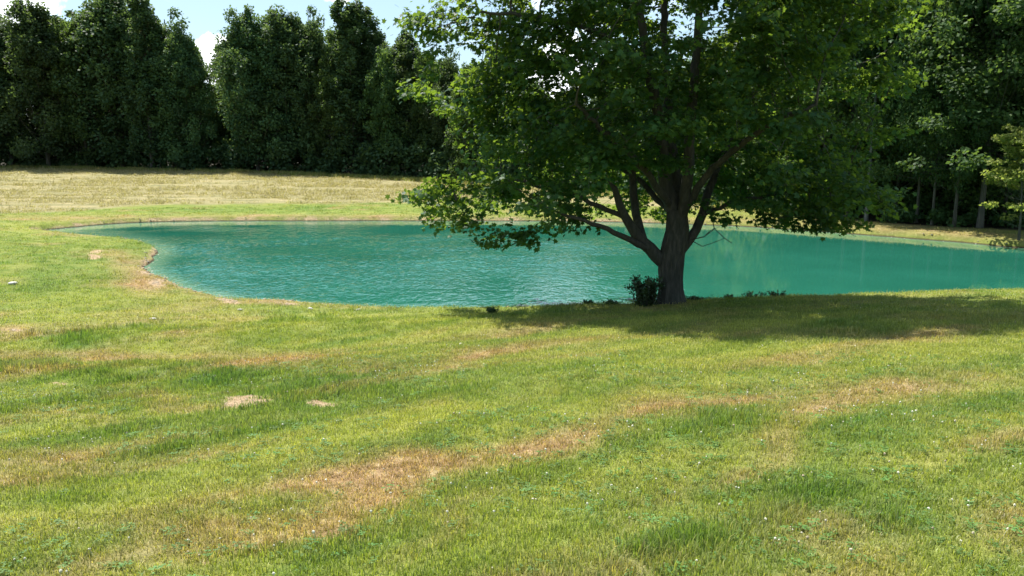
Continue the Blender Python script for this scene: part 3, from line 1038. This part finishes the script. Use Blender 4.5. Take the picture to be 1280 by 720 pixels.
GL = 'tall trees in the wood behind the hay field'
ROW = [  # proto, px, top py, distance, width factor, label
    (2, -75, -14, 90, 1.0, None),
    (0, -28, 2, 88, 1.0, 'poplar cut by the left edge of the photo behind the hay field'),
    (1, 14, 14, 89, 1.05, 'dark poplar second from the left edge, lower than its right neighbour'),
    (0, 60, 2, 88, 1.0, 'tall poplar with a pointed top near the left edge under the corner cloud'),
    (4, 108, 16, 89, .8, 'tree with a lower rounded top between two taller ones at left'),
    (2, 152, -14, 90, 1.1, 'broad poplar whose top is cut by the upper edge of the photo'),
    (3, 190, -16, 87, 1.0, 'narrow dark poplar spire rising out of the frame left of the sky gap'),
    (1, 219, 16, 88, 1.15, 'poplar left of the sky gap with thin feathery top twigs'),
    (0, 241, 44, 87, .85, 'rightmost poplar of the left clump, its edge against the white cloud'),
    (4, 288, 88, 90, .9, 'low rounded light green tree in the sky gap between the tall clumps'),
    (2, 322, 14, 86, .95, 'tall broad poplar just right of the white cloud gap'),
    (0, 362, 14, 87, 1.0, 'poplar with a ragged flat top in the middle of the centre clump'),
    (1, 392, 14, 86, .9, 'poplar with sharp twin tips at the right end of the ragged clump'),
    (4, 415, 62, 84, .75, 'lower tree in the notch left of the tallest narrow spire'),
    (3, 441, 3, 84, 1.25, 'tallest narrow spire in the centre of the tree line'),
    (3, 462, 8, 85, 1.15, 'narrow spire touching the right side of the tallest one'),
    (4, 484, 56, 82, .7, 'pale grey-green full crowned tree right of the twin spires'),
    (3, 512, 42, 83, 1.2, 'small pointed spire standing above the pale crowned tree'),
    (4, 534, 58, 82, .75, 'short round tree just left of the maple behind the field'),
    (1, 560, 62, 80, .9, 'poplar partly hidden by the left tips of the maple'),
    (4, 590, 74, 76, .8, 'yellow-green round tree seen past the left side of the maple'),
    (0, 625, 62, 76, 1.0, None), (2, 668, 104, 74, 1.0, None), (1, 715, 106, 72, 1.0, None), (0, 765, 70, 70, 1.0, None), (2, 815, 78, 68, 1.0, None),
    (1, 865, 60, 66, 1.0, None), (0, 915, 40, 63, 1.1, None), (2, 965, 10, 60, 1.0, None), (0, 1015, -30, 56, 1.1, None),
]
HID = 'tree of the wood glimpsed through the leaves of the maple'
for pi, px, top, Y, wf, lab in ROW:
    if lab is None and px < 0:
        lab = 'poplar outside the left edge of the photo beside the wood'
        plant(pi, px, top, Y, wf, lab, 'tree', GL)
    else:
        plant(pi, px, top, Y, wf, lab or HID, 'tree', GL if lab else 'trees seen through the maple crown')
# second row, filling the wood in depth
for px, top, Y in [(-50, 10, 97), (-5, 16, 96), (36, 20, 96), (84, 20, 97), (130, 12, 97), (170, 6, 96), (203, 30, 96), (232, 66, 95), (303, 40, 94), (342, 26, 94), (378, 28, 93),
                   (428, 40, 92), (470, 40, 92), (500, 58, 90), (548, 70, 88), (610, 85, 86), (700, 120, 82), (780, 100, 78), (850, 80, 75), (930, 50, 70)]:
    plant(random.choice([0, 1, 2, 4]), px, top, Y, 1.05, 'dark tree of the second row seen between the front poplars', 'tree', 'second row of the wood')

GR = 'trees of the wood on the right bank'
RIGHT = [
    (7, 1088, None, 41.0, .8, 18, 'pale grey trunked tree right of the maple at the edge of the wood'),
    (6, 1062, None, 43.0, 1.0, 19, 'dark trunked tree half hidden by the lower right leaves of the maple'),
    (5, 1125, None, 43.5, 1.0, 19, 'leafy tree behind the shaded patch on the right bank'),
    (6, 1152, None, 40.0, .75, 17, 'slender tree with a thin trunk right of the shaded patch'),
    (6, 1172, None, 38.5, .7, 16, 'thin upright tree left of the pair of slim trunks'),
    (6, 1200, None, 37.5, .75, 18, 'slim straight trunk between the thin tree and the thick one on the right bank'),
    (6, 1233, None, 37.0, 1.15, 20, 'thickest straight trunk near the right edge rising out of the frame'),
    (5, 1262, None, 39.0, 1.0, 18, 'leafy tree behind the light green young tree at the right edge'),
    (6, 1300, None, 38, 1.0, 19, 'tree just beyond the right edge of the photo'),
    (5, 1030, None, 47, 1.1, 19, 'tree behind the right side of the maple'),
    (5, 985, None, 50, 1.1, 18, 'tree of the wood behind the maple right of its stems'),
]
for pi, px, _, Y, wf, Hm, lab in RIGHT:
    plant(pi, px, 0, Y, wf, lab, 'tree', GR, Hm=Hm)
for px, Y, Hm in [(1010, 56, 19), (1050, 53, 20), (1095, 52, 19), (1140, 50, 20), (1180, 49, 18), (1215, 47, 20), (1255, 48, 19), (1295, 46, 20), (1340, 42, 19),
                  (1075, 62, 21), (1160, 60, 21), (1240, 58, 21), (1320, 56, 20)]:
    plant(random.choice([4, 5, 5, 2]), px, 0, Y, 1.1, 'shaded tree deep in the wood on the right', 'tree', 'trees deep in the right wood', Hm=Hm)
plant(8, 1284, 0, 32.5, 1.0, 'young tree with light yellow-green layered leaves at the right edge', 'tree', None, Hm=5.2)
for pi, o in enumerate(protos):
    if not used_proto[pi]:
        print('unused proto', pi)


# undergrowth: a deep belt of leafy bushes along the wood's edge and inside it
def leaf_cloud(centres, sizes, per, leaf, seed, squash=.8):
    r_ = np.random.default_rng(seed)
    LV, LA, LN, LS, LVa = [], [], [], [], []
    for cpt, s in zip(centres, sizes):
        m = int(per * r_.uniform(.7, 1.3))
        d = unit(r_.normal(0, 1, (m, 3)))
        rad = (r_.random(m) ** .5)[:, None]
        LV.append(cpt + d * rad * s * [1, 1, squash])
        LN.append(unit(d * .6 + [0, 0, .8] + r_.normal(0, .5, (m, 3))))
        LA.append(unit(d * .5 + r_.normal(0, .7, (m, 3))))
        LS.append(r_.uniform(.7, 1.3, m) * leaf)
        LVa.append(np.clip(r_.normal(.4, .18) + r_.normal(0, .15, m), 0, 1))
    return leaves(np.vstack(LV), np.vstack(LA), np.vstack(LN), np.concatenate(LS), OVAL * [1.4, 1, 1], OVAL_F, np.concatenate(LVa))


cen, siz = [], []
rs_ = np.random.default_rng(5)
for (ax, ay), (bx, by) in zip(TL[:10], TL[1:11]):
    Ls = math.hypot(bx - ax, by - ay)
    nx, ny = -(by - ay) / Ls, (bx - ax) / Ls
    for _ in range(int(Ls * 9)):
        t = rs_.random(); dd = rs_.uniform(1.6, 12)
        x = ax + (bx - ax) * t + nx * dd; y = ay + (by - ay) * t + ny * dd
        hmax = 1.2 + dd * .75
        cen.append(np.array([x, y, float(base_h(x, y)) + rs_.random() ** 1.3 * hmax + .2])); siz.append(rs_.uniform(.8, 1.7))
v, f, a = leaf_cloud(cen, siz, 105, .34, 1)
un = link('undergrowth', mesh_np('undergrowth', v, f, M_POPLAR, attrs={'var': a}))
tag(un, 'dark bushes and saplings filling the foot of the wood behind the hay field', 'undergrowth', kind='stuff')
cen, siz = [], []
for (ax, ay), (bx, by) in zip(TL[9:15], TL[10:16]):
    Ls = math.hypot(bx - ax, by - ay)
    nx, ny = -(by - ay) / Ls, (bx - ax) / Ls
    for _ in range(int(min(Ls, 16) * 15)):
        t = rs_.random(); dd = rs_.uniform(0.9, 20)
        x = ax + (bx - ax) * t + nx * dd; y = ay + (by - ay) * t + ny * dd
        hmax = .5 + max(dd - 2.5, 0) * .6
        cen.append(np.array([x, y, float(base_h(x, y)) + rs_.uniform(.1, hmax)])); siz.append(rs_.uniform(.4, 1.1) * (.5 if dd < 3.5 else 1.2))
v, f, a = leaf_cloud(cen, siz, 90, .17, 2)
un = link('undergrowth', mesh_np('undergrowth_right', v, f, M_OAK, attrs={'var': a}))
tag(un, 'low shaded plants and saplings between the trunks of the right wood', 'undergrowth', kind='stuff')


# bush and weeds at the maple's foot
def shrub(name, loc, w, h, nst, per, leaf, seed, mat=M_BUSH, side=0.0):
    r_ = np.random.default_rng(seed)
    root = empty(name, loc)
    ch, LP, LD = [], [], []
    for k in range(nst):
        a = r_.random() * 6.28
        ln = h * r_.uniform(.6, 1.1)
        e = np.array([math.cos(a) * w * r_.uniform(.2, 1) + side * w * r_.random(), math.sin(a) * w * r_.uniform(.2, 1), ln])
        p = np.array([[0, 0, -.04] + e * [.55, .55, 0], e * [.7, .7, .5] + r_.normal(0, .02, 3), e * [.88, .88, .85] + r_.normal(0, .02, 3), e])
        ch.append((p, np.array([.011, .009, .006, .003]) * (h / .8)))
        t = r_.random(per) ** 1.1 * 3
        i0 = np.minimum(t.astype(int), 2); fr = (t - i0)[:, None]
        LP.append(p[i0] * (1 - fr) + p[i0 + 1] * fr + r_.normal(0, h * .055, (per, 3)))
        LD.append(unit(p[i0 + 1] - p[i0] + r_.normal(0, .5, (per, 3))))
    P_ = np.vstack(LP); P_[:, 2] = np.maximum(P_[:, 2], .02)
    v, f = tubes(ch, lambda r: 4)
    link('stem', mesh_np(name + '_stem', v, f, M_BARK), root)
    n = len(P_)
    v, f, a = leaves(P_, np.vstack(LD), unit(r_.normal(0, .6, (n, 3)) + [0, 0, .9]), r_.uniform(.6, 1.3, n) * leaf, OVAL, OVAL_F, r_.random(n))
    link('foliage', mesh_np(name + '_foliage', v, f, mat, attrs={'var': a}), root)
    return root


def at_ground(px, Y):
    x = at_y(px, 300, Y)[0]
    return (x, Y, ground_z(x, Y))


b = shrub('bush', at_ground(812, 18.1), .40, .62, 46, 70, .062, 3, side=-.45)
tag(b, 'dark leafy bush growing against the left foot of the maple trunk', 'bush')
GW = 'weeds on the rim of the near bank'
for px, Y, w, h, lab in [(872, 19.0, .22, .17, 'low weed clump just right of the maple trunk on the bank rim'),
                         (915, 19.6, .16, .15, 'small weed tuft on the bank rim between trunk and long weed strip'),
                         (945, 19.75, .35, .20, 'wide weed clump on the shaded bank rim right of the maple'),
                         (975, 19.85, .30, .17, 'weed clump at the right end of the leafy rim strip'),
                         (766, 18.75, .25, .13, 'creeping weed on the rim left of the bush'),
                         (737, 18.85, .14, .13, 'thin weed with a bent stem on the rim near the shadow tip'),
                         (616, 17.4, .14, .17, 'lone dark weed in the grass at the left end of the tree shadow')]:
    o = shrub('weed', at_ground(px, Y), w, h * .62, 26, 30, .036, int(px))
    tag(o, lab, 'weed', GW)


# ------------------------------------------------------------------ stones
def stone_mesh(name, seed, mat):
    import bmesh
    bm = bmesh.new()
    bmesh.ops.create_icosphere(bm, subdivisions=2, radius=1)
    r_ = np.random.default_rng(seed)
    o1, o2 = r_.random(2) * 10
    for v in bm.verts:
        c = v.co
        k = .75 + .5 * float(fbm(np.array([c.x * 1.1 + o1]), np.array([c.y * 1.1 + o2]), np.array([c.z * 1.1 + 3.3]), o=2, seed=seed)[0])
        v.co = Vector((c.x * k * 1.2, c.y * k * .85, c.z * k * .55))
    me = bpy.data.meshes.new(name)
    bm.to_mesh(me); bm.free()
    me.materials.append(mat)
    return me


def stone_material(name, a, b):
    m, nt = new_mat(name)
    t = nd(nt, 'ShaderNodeTexCoord')
    n = noise(nt, t.outputs['Object'], 2.5, 6, .65)
    c = ramp(nt, n, [(.3, a), (.7, b)])
    p = nd(nt, 'ShaderNodeBsdfPrincipled')
    nt.links.new(c, p.inputs['Base Color'])
    p.inputs['Roughness'].default_value = .85
    bp = nd(nt, 'ShaderNodeBump'); bp.inputs['Distance'].default_value = .2; bp.inputs['Strength'].default_value = .6
    nt.links.new(n, bp.inputs['Height']); nt.links.new(bp.outputs[0], p.inputs['Normal'])
    o = nd(nt, 'ShaderNodeOutputMaterial'); nt.links.new(p.outputs[0], o.inputs[0])
    return m


M_STONE = stone_material('pale_stone', (.45, .42, .36), (.68, .66, .60))
M_STONE2 = stone_material('brown_stone', (.13, .11, .09), (.36, .31, .25))
sm = [stone_mesh('stone', s, M_STONE) for s in (1, 2)]
for k, (px, py, s, lab) in enumerate([(191, 400, .05, 'small white stone lying alone in the lawn left of the pond'),
                                      (16, 355.5, .10, 'flat white stone in the grass near the left edge'),
                                      (388, 384.5, .05, 'white stone just below the bare rim of the near shore'),
                                      (448, 385.5, .045, 'tiny white stone in the grass at the middle of the near shore'),
                                      (577, 449, .04, 'white stone on the brown dry streak below the pond'),
                                      (300, 388, .045, 'pale stone in the grass under the sandy shore spot')]):
    x, y = at_z(px, py, .35)
    z = ground_z(x, y)
    x, y = at_z(px, py, z); z = ground_z(x, y)
    o = bpy.data.objects.new('stone', sm[k % 2])
    C.objects.link(o)
    o.location = (x, y, z + s * .35); o.scale = (s * 1.2, s, s); o.rotation_euler = (0, 0, k * 1.3)
    tag(o, lab, 'stone', 'white stones in the grass')
# rim pebbles: countless, one object
base_m = [stone_mesh('pebble_source', s, M_STONE2) for s in (5, 6, 7)]
PV, PF, off = [], [], 0
r_ = np.random.default_rng(77)
Pn = catmull(POND, 12)
for p in Pn:
    if p[1] < 21 and p[0] > -5: continue
    if r_.random() > (.22 if p[1] > 28 else .35): continue
    m = base_m[r_.integers(3)]
    co = np.zeros(len(m.vertices) * 3); m.vertices.foreach_get('co', co); co = co.reshape(-1, 3)
    fa = np.zeros(len(m.polygons) * 3, int); m.polygons.foreach_get('vertices', fa); fa = fa.reshape(-1, 3)
    s = r_.uniform(.012, .045)
    xy = p + r_.normal(0, .16, 2)
    a = r_.random() * 6.28
    c2 = co[:, :2] @ np.array([[math.cos(a), math.sin(a)], [-math.sin(a), math.cos(a)]])
    h = max(ground_z(xy[0], xy[1]), -.02)
    PV.append(np.column_stack([c2 * s + xy, co[:, 2] * s + h + s * .2])); PF.append(fa + off); off += len(co)
tag(link('pebbles', mesh_np('pebbles', np.vstack(PV), np.vstack(PF), M_STONE2)), 'small brown and pale stones scattered along the pond rim', 'pebbles', kind='stuff')

# ------------------------------------------------------------------ grass
mb, nt = new_mat('grass_blade')
c, at, pos, n, n2 = turf_colour(nt, 'INSTANCER')
bl = nd(nt, 'ShaderNodeAttribute', attribute_name='bl')
rn = nd(nt, 'ShaderNodeAttribute', attribute_name='rn')
c = mixc(nt, .8, c, ramp(nt, rn.outputs['Fac'], [(0, (.6, .68, .5)), (.5, (1.2, 1.2, 1.0)), (.85, (1.6, 1.55, 1.25)), (1, (2.2, 2.0, 1.8))]), 'MULTIPLY')
hayb = ramp(nt, rn.outputs['Fac'], [(0, (.18, .16, .06)), (.5, (.34, .28, .14)), (1, (.5, .42, .25))])
c = mixc(nt, at['hay'], c, hayb)
p = nd(nt, 'ShaderNodeBsdfPrincipled')
nt.links.new(c, p.inputs['Base Color'])
p.inputs['Roughness'].default_value = .5
p.inputs['Specular IOR Level'].default_value = .4
t = nd(nt, 'ShaderNodeBsdfTranslucent')
nt.links.new(mixc(nt, 1.0, c, (1.15, 1.25, .6), 'MULTIPLY'), t.inputs[0])
mx = nd(nt, 'ShaderNodeMixShader'); mx.inputs[0].default_value = .42
nt.links.new(p.outputs[0], mx.inputs[1]); nt.links.new(t.outputs[0], mx.inputs[2])
o = nd(nt, 'ShaderNodeOutputMaterial'); nt.links.new(mx.outputs[0], o.inputs[0])


def tuft(name, nb, spread, hmin, hmax, wid, seed, flat=0.35):
    r_ = np.random.default_rng(seed)
    VV, FF, BL, RN = [], [], [], []
    for k in range(nb):
        a = r_.random() * 6.28
        base = r_.normal(0, spread, 2)
        h = r_.uniform(hmin, hmax)
        ln = abs(r_.normal(0, flat)) * h + .2 * h
        d = np.array([math.cos(a), math.sin(a)]); s_ = np.array([-d[1], d[0]]) * wid * r_.uniform(.7, 1.2) / 2
        b0 = base; m = base + d * ln * .35; tp = base + d * ln
        o_ = len(VV) * 5
        VV.append(np.array([[*(b0 - s_), -.01], [*(b0 + s_), -.01], [*(m - s_ * .8), h * .6], [*(m + s_ * .8), h * .6], [*tp, h * r_.uniform(.75, 1)]]))
        FF += [[o_, o_ + 1, o_ + 3], [o_, o_ + 3, o_ + 2], [o_ + 2, o_ + 3, o_ + 4]]
        BL += [0, 0, .6, .6, 1]; RN += [r_.random()] * 5
    me = mesh_np(name, np.vstack(VV), np.array(FF), mb, attrs={'bl': BL, 'rn': RN})
    return bpy.data.objects.new(name, me)


def scatter(name, P, rot, scl, idx, protos_, attrs, label, cat):
    """one stuff object: points carrying attributes, instances picked by index"""
    me = bpy.data.meshes.new(name)
    me.vertices.add(len(P)); me.vertices.foreach_set('co', P.astype(np.float32).ravel())
    for k, a in attrs.items():
        t_ = me.attributes.new(k, 'FLOAT', 'POINT'); t_.data.foreach_set('value', a.astype(np.float32))
    t_ = me.attributes.new('rot', 'FLOAT_VECTOR', 'POINT'); t_.data.foreach_set('vector', rot.astype(np.float32).ravel())
    t_ = me.attributes.new('scl', 'FLOAT_VECTOR', 'POINT'); t_.data.foreach_set('vector', scl.astype(np.float32).ravel())
    t_ = me.attributes.new('pick', 'INT', 'POINT'); t_.data.foreach_set('value', idx.astype(np.int32))
    o = link(name, me)
    ng = bpy.data.node_groups.new(name + '_scatter', 'GeometryNodeTree')
    ng.interface.new_socket('Geometry', in_out='INPUT', socket_type='NodeSocketGeometry')
    ng.interface.new_socket('Geometry', in_out='OUTPUT', socket_type='NodeSocketGeometry')
    gi = nd(ng, 'NodeGroupInput'); go = nd(ng, 'NodeGroupOutput')
    iop = nd(ng, 'GeometryNodeInstanceOnPoints')
    mp = nd(ng, 'GeometryNodeMeshToPoints')
    ng.links.new(gi.outputs[0], mp.inputs['Mesh'])
    ng.links.new(mp.outputs[0], iop.inputs['Points'])
    jn = nd(ng, 'GeometryNodeGeometryToInstance')
    for pr in reversed(protos_):
        oi = nd(ng, 'GeometryNodeObjectInfo'); oi.inputs['Object'].default_value = pr
        ng.links.new(oi.outputs['Geometry'], jn.inputs[0])
    ng.links.new(jn.outputs[0], iop.inputs['Instance'])
    iop.inputs['Pick Instance'].default_value = True
    for nm, ty, sk in (('rot', 'FLOAT_VECTOR', 'Rotation'), ('scl', 'FLOAT_VECTOR', 'Scale'), ('pick', 'INT', 'Instance Index')):
        na = nd(ng, 'GeometryNodeInputNamedAttribute', data_type=ty); na.inputs[0].default_value = nm
        ng.links.new(na.outputs[0], iop.inputs[sk])
    ng.links.new(iop.outputs[0], go.inputs[0])
    md = o.modifiers.new('scatter', 'NODES'); md.node_group = ng
    tag(o, label, cat, kind='stuff')
    return o


tufts = [tuft('tuft', 16, .035, .018, .050, .0042, s) for s in (1, 2, 3)] + [tuft('tuft', 18, .030, .045, .085, .0045, s, .25) for s in (4, 5)]


def sector(r0, r1, dens, amax=41):
    a = math.radians(amax)
    n = int(a * (r1 * r1 - r0 * r0) * dens)
    th = rng.uniform(-a, a, n); r = np.sqrt(rng.uniform(r0 * r0, r1 * r1, n))
    return np.sin(th) * r, np.cos(th) * r


XS, YS, SC = [], [], []
for r0, r1, dens, s in [(1.8, 5, 620, 1.0), (5, 8, 430, 1.05), (8, 12, 270, 1.2), (12, 17, 130, 1.5), (17, 26, 50, 2.0), (26, 38, 16, 2.4), (38, 56, 5, 3.2)]:
    x, y = sector(r0, r1, dens, 44 if r0 < 12 else 38)
    XS.append(x); YS.append(y); SC.append(np.full(len(x), s))
x, y, s = map(np.concatenate, (XS, YS, SC))
sdv = pond_sd(x, y)
k = sdv > .12
x, y, s, sdv = x[k], y[k], s[k], sdv[k]
z = height(x, y, sdv)
M = masks(x, y, z, sdv)
k = (rng.random(len(x)) > np.clip((M['soil'] - .34) * 3, 0, .93)) & (M['forest'] < .3) & (M['hay'] < .5) & (np.hypot(x - TX, y - TY) > .5)
x, y, z, s = x[k], y[k], z[k], s[k]
M = {a: b[k] for a, b in M.items()}
n = len(x)
hs = s * rng.uniform(.7, 1.25, n) * (.72 + .28 * M['lush'] - .12 * M['dry'])
clus = fbm(x * 2.2, y * 2.2, o=3, seed=201)
hs *= .7 + .7 * clus
tall = (M['lush'] + rng.random(n) * .5 > 1.1)
idx = np.where(tall, rng.integers(3, 5, n), rng.integers(0, 3, n))
far_flat = np.where(s > 1.9, .75, 1.0)
rot = np.stack([rng.normal(0, .12, n), rng.normal(0, .12, n), rng.uniform(0, 6.28, n)], 1)
scl = np.stack([s * 1.1, s * 1.1, hs * far_flat], 1)
for a in ('dry', 'lush', 'yel'):
    M[a] = np.clip(M[a] + rng.normal(0, .10, n), 0, 1)
scatter('grass', np.stack([x, y, z], 1), rot, scl, idx, tufts, M, 'mown lawn of mixed green and dry grass sloping to the pond', 'grass')
print('grass tufts', n)

# hay stubble on the field beyond
x = rng.uniform(-60, 25, 60000); y = rng.uniform(40, 88, 60000)
k = (np.abs(x) < y * .72 + 2)
x, y = x[k], y[k]
sdv = pond_sd(x, y); z = height(x, y, sdv)
Mh = masks(x, y, z, sdv)
row = fbm(x * .12, y * .9, o=3, seed=211)
k = (Mh['hay'] > .5) & (Mh['forest'] < .2) & (row + rng.random(len(x)) * .25 > .62)
x, y, z = x[k], y[k], z[k]; Mh = {a: b[k] for a, b in Mh.items()}
n = len(x)
scatter('hay', np.stack([x, y, z], 1), np.stack([rng.normal(0, .3, n), rng.normal(0, .3, n), rng.uniform(0, 6.28, n)], 1),
        np.stack([rng.uniform(3, 6, n)] * 2 + [rng.uniform(1.2, 3.2, n)], 1), rng.integers(0, 5, n), tufts, Mh, 'cut straw coloured hay lying in loose rows on the far field', 'hay')
print('hay', n)

# rank grass along the foot of the wood
px_, py_ = [], []
for (ax, ay), (bx, by) in zip(TL[:10], TL[1:11]):
    m_ = int(math.hypot(bx - ax, by - ay) * 60)
    t_ = rng.random(m_); L_ = math.hypot(bx - ax, by - ay)
    o_ = rng.normal(.2, .55, m_)
    px_.append(ax + (bx - ax) * t_ - (by - ay) / L_ * o_); py_.append(ay + (by - ay) * t_ + (bx - ax) / L_ * o_)
x, y = np.concatenate(px_), np.concatenate(py_)
k = fbm(x * .5, y * .5, o=3, seed=401) + rng.random(len(x)) * .2 > .52
x, y = x[k], y[k]; n = len(x); z = height(x, y)
ones = np.ones(n)
scatter('rank_grass', np.stack([x, y, z], 1), np.stack([rng.normal(0, .15, n), rng.normal(0, .15, n), rng.uniform(0, 6, n)], 1),
        np.stack([rng.uniform(4, 8, n)] * 2 + [rng.uniform(2, 6, n)], 1), rng.integers(3, 5, n), tufts,
        dict(dry=rng.uniform(0, .7, n), lush=rng.uniform(.2, 1, n), yel=0 * ones, hay=0 * ones), 'taller uncut grass fringing the foot of the wood', 'grass')

# crumbs of earth on the bare spots
crumb = bpy.data.objects.new('crumb', stone_mesh('crumb', 9, stone_material('earth_crumb', (.22, .15, .09), (.50, .40, .26))))
x, y = sector(5, 30, 60, 38)
sdv = pond_sd(x, y); k = sdv > .05; x, y, sdv = x[k], y[k], sdv[k]
z = height(x, y, sdv); Mc = masks(x, y, z, sdv)
k = Mc['soil'] + rng.normal(0, .12, len(x)) > .45
x, y, z = x[k], y[k], z[k]; n = len(x)
sz = rng.uniform(.008, .035, n) * np.clip(np.hypot(x, y) / 12, .7, 1.5)
scatter('soil_crumbs', np.stack([x, y, z], 1), np.stack([np.zeros(n), np.zeros(n), rng.uniform(0, 6, n)], 1), np.stack([sz, sz, sz * .8], 1), np.zeros(n), [crumb], {},
        'loose tan crumbs of earth on the bare spots of the lawn and shore', 'soil')
print('crumbs', n)

# broad-leaved lawn weeds: trifoliate clover foliage and small rosettes
M_CLOV = leaf_material('clover_leaf', (.06, .14, .03), (.09, .18, .04), (.14, .23, .06), (.16, .27, .04), .35, .6, .25)
OVAL2 = np.array([(0, 0, 0), (.42, .35, .04), (.38, .8, .05), (0, 1, .02), (-.38, .8, .05), (-.42, .35, .04)], float)
OVAL2_F = np.array([(0, 1, 2), (0, 2, 3), (0, 3, 4), (0, 4, 5)])


def clover_patch(seed):
    r_ = np.random.default_rng(seed)
    P_, A_, N_ = [], [], []
    for k in range(13):
        b_ = np.array([*r_.normal(0, .035, 2), r_.uniform(.025, .045)])
        a0 = r_.random() * 6.28
        for q_ in range(3):
            a_ = a0 + q_ * 2.09
            P_.append(b_); A_.append([math.cos(a_), math.sin(a_), .1]); N_.append([r_.normal(0, .2), r_.normal(0, .2), 1])
    n_ = len(P_)
    v, f, a = leaves(np.array(P_), np.array(A_), np.array(N_), r_.uniform(.011, .017, n_), OVAL2, OVAL2_F, r_.random(n_))
    return bpy.data.objects.new('clover_patch', mesh_np('clover_patch', v, f, M_CLOV, attrs={'var': a}))


x, y = sector(2.2, 11, 190, 43)
sdv = pond_sd(x, y); z = height(x, y, sdv); Mc = masks(x, y, z, sdv)
u, vv = project(x, y, z)
dens = sstep(.47, .62, fbm(x * .8, y * .8, o=4, seed=221))
for cx, cy, rx, ry in [(700, 610, 170, 30), (1130, 540, 190, 45), (1150, 600, 120, 40), (480, 640, 120, 30), (60, 490, 90, 30), (1180, 660, 120, 50), (840, 480, 60, 12)]:
    dens = np.maximum(dens, np.exp(-((u - cx) / rx) ** 2 - ((vv - cy) / ry) ** 2))
pick = rng.integers(0, 2, len(x))
k = (rng.random(len(x)) < dens * .30 * (1 - Mc['dry']) + .01) & (Mc['soil'] < .4)
x, y, z, pick = x[k], y[k], z[k], pick[k]; n = len(x)
sz = rng.uniform(.5, .8, n)
scatter('clover_leaves', np.stack([x, y, z], 1), np.stack([rng.normal(0, .1, n), rng.normal(0, .1, n), rng.uniform(0, 6, n)], 1), np.stack([sz] * 3, 1), pick,
        [clover_patch(1), clover_patch(2)], {}, 'small clover leaves growing low in the near lawn', 'weeds')
print('lawn weeds', n)

# clover heads
mc, nt = new_mat('clover_head')
p = nd(nt, 'ShaderNodeBsdfPrincipled'); p.inputs['Roughness'].default_value = .8
oi = nd(nt, 'ShaderNodeObjectInfo')
nt.links.new(ramp(nt, oi.outputs['Random'], [(0, (.36, .28, .18)), (.4, (.50, .48, .36)), (1, (.62, .60, .50))]), p.inputs['Base Color'])
o = nd(nt, 'ShaderNodeOutputMaterial'); nt.links.new(p.outputs[0], o.inputs[0])
import bmesh
bm = bmesh.new()
bmesh.ops.create_icosphere(bm, subdivisions=2, radius=.0062)
for v in bm.verts:
    v.co *= random.uniform(.75, 1.15); v.co.z += .045
st = bmesh.ops.create_cone(bm, segments=3, radius1=.001, radius2=.001, depth=.045)
for v in st['verts']: v.co.z += .02
me = bpy.data.meshes.new('clover'); bm.to_mesh(me); bm.free(); me.materials.append(mc)
clv = bpy.data.objects.new('clover_source', me)
x, y = sector(2.5, 12, 75, 42)
x2, y2 = sector(12, 19, 6, 38)
x = np.concatenate([x, x2]); y = np.concatenate([y, y2])
sdv = pond_sd(x, y); k = sdv > .5; x, y, sdv = x[k], y[k], sdv[k]
z = height(x, y, sdv)
u, vv = project(x, y, z)
dens = sstep(.50, .68, fbm(x * .8, y * .8, o=4, seed=221)) * .8
for cx, cy, rx, ry in [(700, 610, 170, 30), (1130, 540, 190, 45), (1150, 600, 120, 40), (480, 640, 120, 30), (60, 490, 90, 30), (80, 560, 80, 25), (330, 480, 100, 10), (1180, 660, 120, 50), (840, 480, 60, 12)]:
    dens = np.maximum(dens, .8 * np.exp(-((u - cx) / rx) ** 2 - ((vv - cy) / ry) ** 2))
k = rng.random(len(x)) < dens * .26 + .008
x, y, z = x[k], y[k], z[k]
n = len(x)
sz = rng.uniform(.7, 1.3, n)
scatter('clover', np.stack([x, y, z], 1), np.stack([rng.normal(0, .2, n), rng.normal(0, .2, n), rng.uniform(0, 6, n)], 1), np.stack([sz, sz, sz * rng.uniform(.7, 1.2, n)], 1), np.zeros(n), [clv], {},
        'white clover heads dotted through the lawn', 'clover')
print('clover', n)
